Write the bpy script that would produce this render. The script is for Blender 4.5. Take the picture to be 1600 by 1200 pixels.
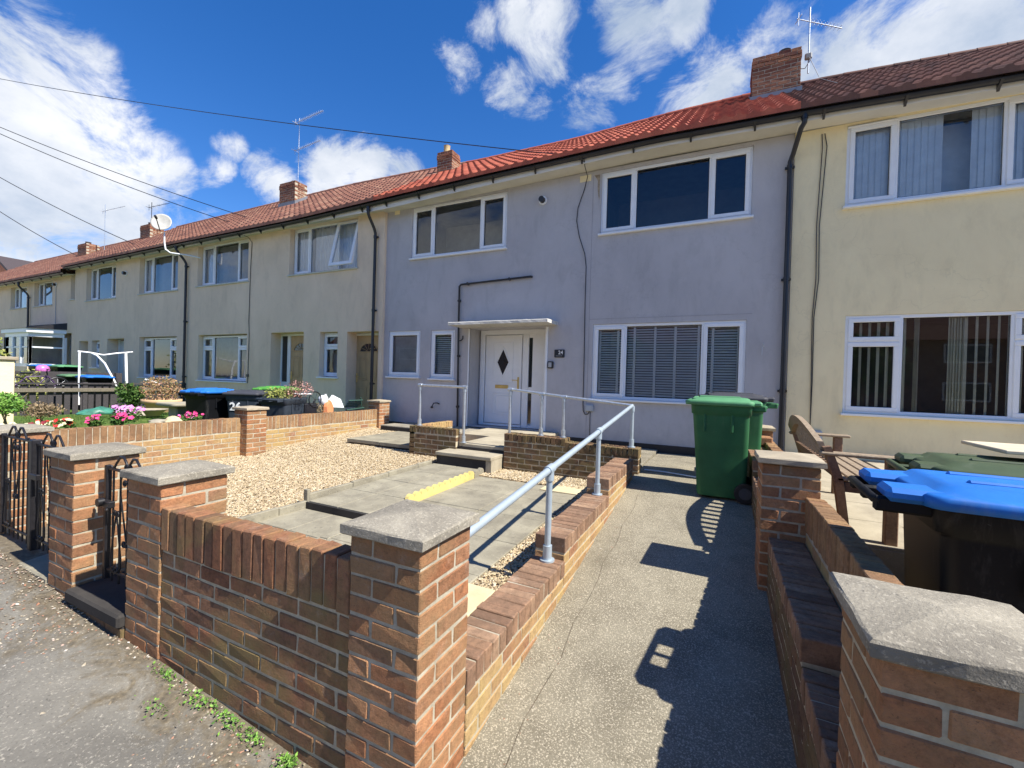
import bpy, math, random
from mathutils import Vector, Matrix
R = math.radians
random.seed(7)
for o in list(bpy.data.objects): bpy.data.objects.remove(o)
S = bpy.context.scene
COL = S.collection
# ------------------------------------------------------------------ camera
cam_d = bpy.data.cameras.new('Camera'); cam = bpy.data.objects.new('Camera', cam_d); COL.objects.link(cam); S.camera = cam
YAW, PIT, ROL, F = R(25.65), R(0.451), R(-1.683), 674.0
fw = Vector((-math.sin(YAW)*math.cos(PIT), math.cos(YAW)*math.cos(PIT), -math.sin(PIT)))
rt = Vector((math.cos(YAW), math.sin(YAW), 0)); dn = fw.cross(rt)
r2 = rt*math.cos(ROL)+dn*math.sin(ROL); d2 = -rt*math.sin(ROL)+dn*math.cos(ROL)
m3 = Matrix((r2, -d2, -fw)).transposed()
cam.matrix_world = Matrix.Translation((0, 0, 1.5)) @ m3.to_4x4()
cam_d.sensor_width = 36; cam_d.lens = F/1600*36; cam_d.clip_start = .05; cam_d.clip_end = 3000
def pixdir(x, y):
    v = r2*(x-800)/F + d2*(y-600)/F + fw
    return v.normalized()
# ------------------------------------------------------------------ sun and sky
SUN_EL, SUN_AZ = R(49.5), R(-4.0)          # azimuth measured from +X
sd = Vector((math.cos(SUN_EL)*math.cos(SUN_AZ), math.cos(SUN_EL)*math.sin(SUN_AZ), math.sin(SUN_EL)))
sl = bpy.data.lights.new('Sun', 'SUN'); sl.energy = 5.0; sl.angle = R(.53); sl.color = (1, .95, .86)
so = bpy.data.objects.new('Sun', sl); COL.objects.link(so); so.location = (6, -2, 12)
so.rotation_euler = sd.to_track_quat('Z', 'Y').to_euler()
W = bpy.data.worlds.new('World'); S.world = W; W.use_nodes = True
nt = W.node_tree; nt.nodes.clear(); N = nt.nodes.new; L = nt.links.new
out = N('ShaderNodeOutputWorld')
sky = N('ShaderNodeTexSky'); sky.sky_type = 'NISHITA'; sky.sun_disc = False
sky.sun_elevation = SUN_EL; sky.sun_rotation = math.pi/2 - SUN_AZ
sky.air_density = 1.1; sky.dust_density = .15; sky.ozone_density = 2.2
bg = N('ShaderNodeBackground'); bg.inputs[1].default_value = .095
hs = N('ShaderNodeHueSaturation'); hs.inputs['Saturation'].default_value = 1.36; L(sky.outputs[0], hs.inputs['Color']); 
tn = N('ShaderNodeMix'); tn.data_type = 'RGBA'; tn.blend_type = 'MULTIPLY'; tn.inputs[0].default_value = 1; tn.inputs[7].default_value = (.76, .80, 1.04, 1); L(hs.outputs[0], tn.inputs[6]); L(tn.outputs[2], bg.inputs[0])
tc = N('ShaderNodeTexCoord')
def wm(op, a, b=None, c=None):
    n = N('ShaderNodeMath'); n.operation = op
    for i, v in enumerate((a, b, c)):
        if v is None: continue
        if isinstance(v, (int, float)): n.inputs[i].default_value = v
        else: L(v, n.inputs[i])
    return n.outputs[0]
blobs = [(40,150,130,1),(60,260,170,1),(150,310,120,1),(60,360,150,1),(240,350,90,.8),(0,60,60,.4),(300,370,80,.7),
 (428,285,42,.95),(455,310,38,.9),(520,272,52,1),(570,265,50,1),(630,275,38,.8),
 (362,228,24,.5),(350,266,22,.5),(278,280,34,.6),(330,290,30,.4),
 (722,90,42,.65),(752,45,40,.7),(810,30,48,.75),(860,45,60,.85),(885,95,40,.6),(795,135,45,.7),(838,170,30,.5),(920,165,48,.75),(965,120,42,.75),(1000,40,75,1),(950,10,50,.7),(1060,15,60,.95),(1148,45,28,.5),
 (1085,160,55,.8),(1130,120,65,.95),(1190,75,60,.95),(1240,110,70,1),(1330,110,95,1.05),(1420,90,100,1.05),(1500,50,110,1.05),(1590,60,120,1.1),(1440,20,60,.8),(1340,40,50,.5),(1270,15,35,.3)]
acc = None
for (x, y, r, w) in blobs:
    d = pixdir(x, y)
    c0 = math.cos(math.atan(r*1.25/F*(pixdir(x, y).dot(fw))))   # angular radius
    dp = N('ShaderNodeVectorMath'); dp.operation = 'DOT_PRODUCT'; L(tc.outputs['Generated'], dp.inputs[0]); dp.inputs[1].default_value = d
    mr = N('ShaderNodeMapRange'); mr.inputs['From Min'].default_value = c0; mr.inputs['From Max'].default_value = 1.0
    mr.inputs['To Min'].default_value = 0; mr.inputs['To Max'].default_value = w; L(dp.outputs['Value'], mr.inputs['Value'])
    acc = mr.outputs[0] if acc is None else wm('MAXIMUM', acc, mr.outputs[0])
mpn = N('ShaderNodeMapping'); mpn.inputs['Scale'].default_value = (1, 1, 1.5); L(tc.outputs['Generated'], mpn.inputs[0])
nz = N('ShaderNodeTexNoise'); nz.inputs['Scale'].default_value = 6.5; nz.inputs['Detail'].default_value = 10; nz.inputs['Roughness'].default_value = .68; nz.inputs['Distortion'].default_value = .5
L(mpn.outputs[0], nz.inputs['Vector'])
nz2 = N('ShaderNodeTexNoise'); nz2.inputs['Scale'].default_value = 2.2; nz2.inputs['Detail'].default_value = 8; nz2.inputs['Roughness'].default_value = .6
L(mpn.outputs[0], nz2.inputs['Vector'])
# the half of the sky behind the camera has broken cloud as well
dp = N('ShaderNodeVectorMath'); dp.operation = 'DOT_PRODUCT'; L(tc.outputs['Generated'], dp.inputs[0]); dp.inputs[1].default_value = Vector((-.62, -.74, .27)).normalized()
back = N('ShaderNodeMapRange'); back.inputs['From Min'].default_value = .88; back.inputs['From Max'].default_value = .96; back.inputs['To Max'].default_value = .9; L(dp.outputs['Value'], back.inputs['Value'])
backn = wm('MULTIPLY', back.outputs[0], wm('SMOOTH_MIN', wm('MULTIPLY', nz2.outputs[0], 1.6), 1.0, .2))
acc = wm('MAXIMUM', acc, backn)
v = wm('ADD', acc, wm('MULTIPLY', wm('SUBTRACT', nz.outputs[0], .5), 2.7))
msk = N('ShaderNodeMapRange'); msk.interpolation_type = 'SMOOTHSTEP'; msk.inputs['From Min'].default_value = .30; msk.inputs['From Max'].default_value = 1.0; L(v, msk.inputs['Value'])
gate_ = N('ShaderNodeMapRange'); gate_.inputs['From Min'].default_value = 0; gate_.inputs['From Max'].default_value = .25; L(acc, gate_.inputs['Value'])
mask = wm('MULTIPLY', msk.outputs[0], gate_.outputs[0])
mask = wm('MULTIPLY', mask, .93)
cr = N('ShaderNodeValToRGB'); cr.color_ramp.elements[0].position = .38; cr.color_ramp.elements[0].color = (.42, .50, .62, 1); cr.color_ramp.elements[1].position = .6; cr.color_ramp.elements[1].color = (.90, .91, .93, 1)
L(nz2.outputs[0], cr.inputs[0])
bc = N('ShaderNodeBackground'); bc.inputs[1].default_value = .66; L(cr.outputs[0], bc.inputs[0])
mx = N('ShaderNodeMixShader'); L(mask, mx.inputs[0]); L(bg.outputs[0], mx.inputs[1]); L(bc.outputs[0], mx.inputs[2]); L(mx.outputs[0], out.inputs[0])
S.view_settings.view_transform = 'Standard'; S.view_settings.look = 'None'; S.view_settings.gamma = 1; S.view_settings.exposure = .86
S.view_settings.use_curve_mapping = False
S.render.engine = 'CYCLES'
S.cycles.max_bounces = 8; S.cycles.transparent_max_bounces = 16

# ------------------------------------------------------------------ materials
MATS = {}
class NB:
    def __init__(s, name):
        s.m = bpy.data.materials.new(name); s.m.use_nodes = True; s.t = s.m.node_tree
        s.b = s.t.nodes['Principled BSDF']; s.pos = None
    def n(s, k, **kw):
        n = s.t.nodes.new(k)
        for a, v in kw.items(): setattr(n, a, v)
        return n
    def l(s, a, b): s.t.links.new(a, b)
    def P(s):
        if s.pos is None: s.pos = s.n('ShaderNodeNewGeometry').outputs['Position']
        return s.pos
    def map(s, scale):
        m = s.n('ShaderNodeMapping'); m.inputs['Scale'].default_value = scale; s.l(s.P(), m.inputs[0]); return m.outputs[0]
    def noise(s, scale, detail=5, rough=.55, dist=0, vec=None):
        n = s.n('ShaderNodeTexNoise'); n.inputs['Scale'].default_value = scale; n.inputs['Detail'].default_value = detail
        n.inputs['Roughness'].default_value = rough; n.inputs['Distortion'].default_value = dist
        s.l(vec if vec is not None else s.P(), n.inputs['Vector']); return n.outputs[0]
    def ramp(s, v, pts):
        r = s.n('ShaderNodeValToRGB'); e = r.color_ramp.elements
        while len(e) < len(pts): e.new(.5)
        for i, (p, c) in enumerate(pts):
            e[i].position = p; e[i].color = tuple(c)+(1,) if hasattr(c, '__len__') else (c, c, c, 1)
        s.l(v, r.inputs[0]); return r.outputs[0]
    def mix(s, f, a, b, mode='MIX'):
        m = s.n('ShaderNodeMix', data_type='RGBA', blend_type=mode)
        for i, v in ((0, f), (6, a), (7, b)):
            if isinstance(v, (int, float)): m.inputs[i].default_value = v
            elif isinstance(v, tuple): m.inputs[i].default_value = v+(1,) if len(v) == 3 else v
            else: s.l(v, m.inputs[i])
        return m.outputs[2]
    def math(s, op, a, b=None, clamp=False):
        n = s.n('ShaderNodeMath', operation=op, use_clamp=clamp)
        for i, v in enumerate((a, b)):
            if v is None: continue
            if isinstance(v, (int, float)): n.inputs[i].default_value = v
            else: s.l(v, n.inputs[i])
        return n.outputs[0]
    def sep(s, ax):
        n = s.n('ShaderNodeSeparateXYZ'); s.l(s.P(), n.inputs[0]); return n.outputs[ax]
    def bump(s, h, st=.3, d=.01):
        b = s.n('ShaderNodeBump'); b.inputs['Strength'].default_value = st; b.inputs['Distance'].default_value = d
        s.l(h, b.inputs['Height']); s.l(b.outputs[0], s.b.inputs['Normal'])
    def done(s, col, rough=.8, metal=0, spec=None):
        if isinstance(col, tuple): s.b.inputs['Base Color'].default_value = col+(1,)
        else: s.l(col, s.b.inputs['Base Color'])
        if isinstance(rough, (int, float)): s.b.inputs['Roughness'].default_value = rough
        else: s.l(rough, s.b.inputs['Roughness'])
        s.b.inputs['Metallic'].default_value = metal
        if spec is not None: s.b.inputs['Specular IOR Level'].default_value = spec
        return s.m
def simple(name, c, rough=.6, metal=0, var=.12, scale=6, bump=0, bscale=60, spec=None, streak=False):
    if name in MATS: return MATS[name]
    b = NB(name)
    v = b.noise(scale, 5, .6, vec=b.map((1, 1, .25)) if streak else None)
    lo = tuple(max(0, x*(1-var)) for x in c); hi = tuple(min(1, x*(1+var)) for x in c)
    col = b.ramp(v, [(.3, lo), (.7, hi)])
    if bump: b.bump(b.noise(bscale, 6, .6), bump, .01)
    MATS[name] = b.done(col, rough, metal, spec); return MATS[name]
def brickmat(name, cols, stain, samt, sscale=2.2, eff=.15):
    b = NB(name); a = b.n('ShaderNodeAttribute', attribute_name='rnd').outputs['Fac']
    col = b.ramp(a, [(i/(len(cols)-1)*.999, c) for i, c in enumerate(cols)])
    n1 = b.noise(30, 7, .78); col = b.mix(.9, col, b.ramp(n1, [(.28, (.42, .40, .38)), (.5, (.95, .95, .95)), (.72, (1.35, 1.28, 1.2))]), 'MULTIPLY')
    st = b.ramp(b.noise(sscale, 7, .65, .5), [(.42, 0.), (.62, samt)]); col = b.mix(st, col, stain)
    ef = b.ramp(b.noise(9, 8, .75, .3), [(.58, 0.), (.78, eff)]); col = b.mix(ef, col, (.55, .50, .42))
    bl = b.ramp(b.noise(160, 3, .6), [(.64, 0.), (.72, .55)]); col = b.mix(bl, col, (.05, .04, .03))
    h = b.math('ADD', b.noise(70, 6, .7), b.math('MULTIPLY', b.noise(260, 3, .6), .5)); b.bump(h, .85, .008)
    return b.done(col, .88, 0, .25)
BR_RED = brickmat('brick_red', [(.29,.12,.055),(.42,.19,.09),(.24,.115,.06),(.48,.25,.125),(.37,.16,.075),(.32,.17,.095)], (.26,.18,.09), .55, 3.0, .3)
BR_DARK = brickmat('brick_weathered', [(.24,.105,.055),(.32,.145,.075),(.17,.09,.055),(.37,.19,.10),(.27,.13,.07),(.21,.115,.07)], (.24,.175,.07), .85, 2.1, .35)
BR_TAN = brickmat('brick_tan', [(.33,.19,.10),(.42,.26,.13),(.30,.15,.085),(.45,.31,.15),(.36,.21,.105)], (.43,.31,.12), .6, 2.5, .35)
BR_TANTOP = brickmat('brick_tan_soldier', [(.30,.17,.085),(.37,.22,.11),(.26,.13,.075),(.40,.26,.13),(.33,.19,.095)], (.17,.10,.055), .7, 3.5, .3)
BR_TOP = brickmat('brick_brown_top', [(.25,.14,.085),(.35,.21,.13),(.19,.11,.07),(.42,.27,.17),(.30,.175,.105)], (.16,.10,.065), .6, 4, .4)
BR_SHADE = brickmat('brick_shade_brown', [(.15,.085,.05),(.21,.125,.07),(.12,.07,.045),(.19,.11,.06),(.17,.10,.06)], (.15,.125,.05), .75, 3, .15)  # darker brick for faces turned from the sun, shade put into its colour
BR_CHIM = brickmat('brick_chimney', [(.20,.075,.045),(.30,.12,.065),(.17,.07,.05),(.34,.16,.09),(.25,.10,.055)], (.16,.09,.06), .5, 1.5, .2)
def mortarmat(name, c, c2):
    b = NB(name); col = b.ramp(b.noise(14, 6, .7), [(.3, c2), (.65, c)]); b.bump(b.noise(220, 4, .7), .6, .006); return b.done(col, .95, 0, .1)
MORTAR = mortarmat('mortar_pale', (.50,.45,.34), (.30,.26,.19))
MORTAR_D = mortarmat('mortar_grey', (.58,.51,.36), (.34,.29,.20))
def concrete(name, c, c2, sp=.5, bump=.5, fine=150, light=(.62,.58,.50), dark=(.07,.065,.06), lt=.62):
    b = NB(name); col = b.ramp(b.noise(3.2, 7, .65, .4), [(.32, c2), (.66, c)])
    col = b.mix(b.ramp(b.noise(fine, 3, .7), [(lt, 0.), (lt+.08, sp)]), col, light)
    col = b.mix(b.ramp(b.noise(fine*.8, 4, .7, vec=b.map((1.1, .93, 1.07))), [(.30, sp*1.1), (.40, 0.)]), col, dark)
    col = b.mix(b.ramp(b.noise(.9, 6, .7, .6), [(.52, 0.), (.75, .5)]), col, tuple(x*.55 for x in c2))
    b.bump(b.noise(fine*.8, 5, .7), bump, .005); return b.done(col, .92, 0, .2)
CAP = concrete('weathered_cap_stone', (.35,.315,.245), (.19,.17,.135), .55, 1.0, 95, (.52,.47,.37), (.11,.10,.08), .55)
CAP_TAN = concrete('sandy_cap_stone', (.42,.36,.26), (.30,.25,.18), .5, .6, 170)
DRIVE = concrete('exposed_aggregate_concrete', (.25,.225,.165), (.165,.145,.105), 1.0, 1.0, 125, (.46,.41,.31), (.075,.068,.05), .53)
SLAB = concrete('paving_slab_grey', (.33,.30,.22), (.20,.18,.135), .6, .6, 40, (.45,.42,.34))
SLAB_C = concrete('paving_slab_cream', (.62,.53,.33), (.52,.43,.26), .2, .3, 90)
STEP_D = concrete('shade_dark_concrete', (.055,.05,.045), (.035,.032,.03), .3, .4, 80, (.16,.14,.11))  # near-black, so the step faces carry their shade in the colour
LAND = concrete('landing_concrete', (.42,.37,.27), (.30,.26,.19), .4, .4, 110)
YEL = concrete('yellow_edging_concrete', (.66,.54,.20), (.52,.42,.15), .12, .25, 60, (.85,.75,.35))
def pavemat():
    b = NB('asphalt_pavement')
    col = b.ramp(b.noise(1.3, 7, .65, .6), [(.3, (.12,.112,.098)), (.55, (.20,.188,.16)), (.75, (.27,.25,.205))])
    col = b.mix(b.ramp(b.noise(70, 3, .7), [(.56, 0.), (.68, .7)]), col, (.40,.37,.31))
    col = b.mix(b.ramp(b.noise(90, 4, .7, vec=b.map((1.2, .9, 1))), [(.32, .6), (.42, 0.)]), col, (.035,.034,.032))
    y = b.sep(1)   # soil and litter gather where the pavement meets the walls
    dirt = b.math('ADD', b.math('MULTIPLY', b.math('SUBTRACT', y, .72), 1.9), b.math('MULTIPLY', b.math('SUBTRACT', b.noise(5, 6, .7, .8), .5), 2.2))
    dm = b.ramp(dirt, [(.45, 0.), (.85, .85)])
    col = b.mix(dm, col, b.ramp(b.noise(30, 5, .75), [(.3, (.05,.04,.028)), (.6, (.17,.135,.085)), (.75, (.33,.28,.19))]))
    b.bump(b.math('ADD', b.noise(95, 5, .7), b.math('MULTIPLY', b.noise(9, 4, .6), 1.2)), .7, .008)
    return b.done(col, .9, 0, .25)
PAVE = pavemat()
ROAD = simple('road_asphalt', (.06,.06,.062), .9, var=.25, scale=3, bump=.4, bscale=90)
EARTH = simple('soil', (.10,.075,.05), .95, var=.5, scale=8, bump=.8, bscale=25)
def grassmat():
    b = NB('lawn_green'); col = b.ramp(b.noise(5, 7, .7, .5), [(.3, (.055,.10,.022)), (.5, (.10,.16,.035)), (.7, (.20,.20,.075))]); b.bump(b.noise(60, 4, .7), .8, .02); return b.done(col, .95, 0, .1)
LAWN = grassmat()
def gravelmat():
    b = NB('golden_gravel'); a = b.n('ShaderNodeAttribute', attribute_name='rnd').outputs['Fac']
    col = b.ramp(a, [(0., (.20,.15,.085)), (.2, (.40,.31,.185)), (.5, (.52,.42,.265)), (.75, (.33,.25,.15)), (.97, (.62,.54,.40))])
    return b.done(col, .85, 0, .25)
GRAVEL = gravelmat()
GBED = simple('gravel_bed_base', (.40,.30,.18), .95, var=.35, scale=45, bump=.9, bscale=60)
def render_mat(name, c, c2, dirt=(.0,.0,.0), bst=.35):
    b = NB(name)
    col = b.ramp(b.noise(.8, 7, .62, .5), [(.3, c2), (.68, c)])
    col = b.mix(b.ramp(b.noise(3.5, 8, .7, .4, vec=b.map((1, 1, .35))), [(.50, 0.), (.78, .5)]), col, tuple(x*.72 for x in c2))
    col = b.mix(b.ramp(b.noise(26, 6, .8, .8), [(.70, 0.), (.78, .22)]), col, tuple(x*.45 for x in c2))
    z = b.sep(2)
    low = b.math('ADD', b.math('MULTIPLY', b.math('SUBTRACT', .95, z), 1.4), b.math('MULTIPLY', b.math('SUBTRACT', b.noise(4, 6, .7), .5), 1.6))
    col = b.mix(b.ramp(low, [(.2, 0.), (.9, .4)]), col, tuple(x*.68 for x in c2))
    for (sc, amt) in ((.45, .16), (1.9, .12)):
        col = b.mix(b.ramp(b.noise(sc, 8, .7, 1.2, vec=b.map((1, 1, .55))), [(.50, 0.), (.62, amt)]), col, tuple(min(.95, x*1.16) for x in c))
    cr_ = b.n('ShaderNodeTexVoronoi', feature='DISTANCE_TO_EDGE'); cr_.inputs['Scale'].default_value = .38
    wv = b.n('ShaderNodeVectorMath', operation='ADD'); b.l(b.P(), wv.inputs[0]); nn = b.n('ShaderNodeTexNoise'); nn.inputs['Scale'].default_value = 2.5; nn.inputs['Detail'].default_value = 6; b.l(b.P(), nn.inputs['Vector'])
    b.l(nn.outputs['Color'], wv.inputs[1]); b.l(wv.outputs[0], cr_.inputs['Vector'])
    col = b.mix(b.ramp(cr_.outputs[0], [(.0, .16), (.003, 0.)]), col, tuple(x*.5 for x in c2))
    b.bump(b.math('ADD', b.noise(120, 4, .65), b.math('MULTIPLY', b.noise(14, 4, .6), 2.0)), bst, .006)
    return b.done(col, .93, 0, .15)
GREY = render_mat('lilac_grey_render', (.49,.478,.488), (.42,.408,.418))
BEIGE = render_mat('beige_render', (.80,.645,.475), (.71,.57,.415))
CREAM = render_mat('cream_render', (.86,.74,.47), (.77,.66,.415))
PLINTH = simple('black_plinth_paint', (.018,.016,.018), .6, var=.3)
def tilemat(name, cols):
    b = NB(name); a = b.n('ShaderNodeAttribute', attribute_name='rnd').outputs['Fac']
    col = b.ramp(a, [(i/(len(cols)-1)*.999, c) for i, c in enumerate(cols)])
    col = b.mix(.5, col, b.ramp(b.noise(7, 7, .7), [(.3, (.6,.6,.6)), (.7, (1.25,1.25,1.25))]), 'MULTIPLY')
    b.bump(b.noise(90, 4, .6), .25, .005); return b.done(col, .7, 0, .22)
T_RED = tilemat('new_red_tile', [(.32,.078,.045),(.39,.105,.06),(.27,.064,.04),(.44,.125,.07)])
T_BRN = tilemat('weathered_red_tile', [(.23,.105,.072),(.29,.135,.09),(.185,.085,.062),(.26,.12,.08),(.33,.18,.12)])
T_DRK = tilemat('dark_brown_tile', [(.105,.042,.030),(.15,.062,.043),(.08,.036,.028),(.18,.08,.055)])
UPVC = simple('white_upvc', (.78,.80,.82), .32, var=.03, spec=.5)
UPVC_D = simple('window_gasket', (.03,.03,.032), .7)
FASCIA = simple('cream_fascia', (.66,.645,.60), .55, var=.08, scale=3)
SOFFIT = simple('cream_soffit', (.62,.59,.50), .8, var=.1, scale=2)
SOFFIT_R = simple('pale_soffit', (.70,.68,.62), .7, var=.06, scale=2)
BLACKP = simple('black_plastic_pipe', (.014,.014,.018), .35, var=.3)
IRON = simple('black_painted_iron', (.012,.011,.013), .45, var=.4, scale=30)
GALV = simple('galvanised_steel', (.50,.54,.58), .42, .75, .14, 25, .1, 40)
GALV_P = simple('grey_painted_tube', (.42,.49,.54), .42, .35, .08, 14, .08, 60)
DARKROOM = simple('dim_room_interior', (.13,.13,.13), .95)
ROOMPALE = simple('pale_room_wall', (.34,.34,.32), .95)
CURT = simple('net_curtain', (.80,.80,.78), .9, var=.12, scale=12, streak=True)
VBLIND = simple('pale_vertical_blind', (.84,.88,.90), .85, var=.08)
VBLIND2 = simple('cream_vertical_blind', (.80,.80,.66), .85, var=.1)
SLATM = simple('grey_venetian_slat', (.86,.88,.90), .5, var=.05)
OAK = simple('oak_effect_door', (.46,.31,.16), .5, var=.18, scale=9, streak=True)
BRASS = simple('brass', (.72,.55,.22), .3, .8)
DGLASS = simple('dark_leaded_glass', (.02,.024,.03), .08, spec=.8)
PALE_D = simple('pale_blue_door', (.52,.58,.62), .4)
PLASTGREY = simple('grey_plastic_box', (.40,.43,.46), .5)
def glassmat():
    b = NB('window_glass'); t = b.t; t.nodes.remove(b.b)
    tr = b.n('ShaderNodeBsdfTransparent'); tr.inputs[0].default_value = (.96, .98, .97, 1)
    gl = b.n('ShaderNodeBsdfGlossy'); gl.inputs['Roughness'].default_value = .015; gl.inputs[0].default_value = (.93, .96, 1, 1)
    fr = b.n('ShaderNodeFresnel'); fr.inputs[0].default_value = 1.55
    f = b.math('MULTIPLY', fr.outputs[0], 1.45, True)
    bp = b.n('ShaderNodeBump'); bp.inputs['Strength'].default_value = .03; bp.inputs['Distance'].default_value = .02; b.l(b.noise(1.6, 1), bp.inputs['Height'])
    b.l(bp.outputs[0], gl.inputs['Normal'])
    mx = b.n('ShaderNodeMixShader'); b.l(f, mx.inputs[0]); b.l(tr.outputs[0], mx.inputs[1]); b.l(gl.outputs[0], mx.inputs[2])
    b.l(mx.outputs[0], t.nodes['Material Output'].inputs[0]); return b.m
GLASS = glassmat()
def plantmat(name, cols, tr=True):
    b = NB(name); a = b.n('ShaderNodeAttribute', attribute_name='rnd').outputs['Fac']
    col = b.ramp(a, [(i/(len(cols)-1)*.999, c) for i, c in enumerate(cols)]); m = b.done(col, .65, 0, .3)
    return m
LEAF = plantmat('green_leaves', [(.03,.075,.015),(.07,.15,.025),(.045,.10,.02),(.12,.20,.04)])
LEAF_F = plantmat('feathery_green', [(.10,.24,.03),(.18,.34,.05),(.07,.17,.03),(.22,.38,.08)])
LEAF_D = plantmat('dry_brown_stems', [(.20,.14,.08),(.30,.22,.12),(.14,.10,.06),(.35,.27,.17)])
LEAF_Y = plantmat('yellow_green_leaves', [(.20,.24,.05),(.34,.34,.08),(.12,.17,.04),(.42,.40,.14)])
LEAF_R = plantmat('reddish_foliage', [(.32,.16,.09),(.28,.22,.08),(.40,.20,.14),(.20,.20,.06)])
def petal(name, c): return plantmat(name, [tuple(x*.75 for x in c), c, tuple(min(1, x*1.1) for x in c)])
def wood(name, c, c2, rough=.8):
    b = NB(name); col = b.ramp(b.noise(7, 7, .65, .5, vec=b.map((6, 6, 6))), [(.3, c2), (.68, c)])
    b.bump(b.noise(30, 5, .7), .35, .004); return b.done(col, rough, 0, .2)
TEAK = wood('weathered_grey_brown_timber', (.34,.27,.19), (.19,.14,.095))
TEAK_R = wood('reddish_brown_timber', (.24,.15,.095), (.13,.08,.055))
FENCEW = wood('dark_stained_fence', (.075,.068,.072), (.04,.036,.038))
FENCE_T = wood('lichened_rail', (.22,.19,.14), (.10,.085,.065))
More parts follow.
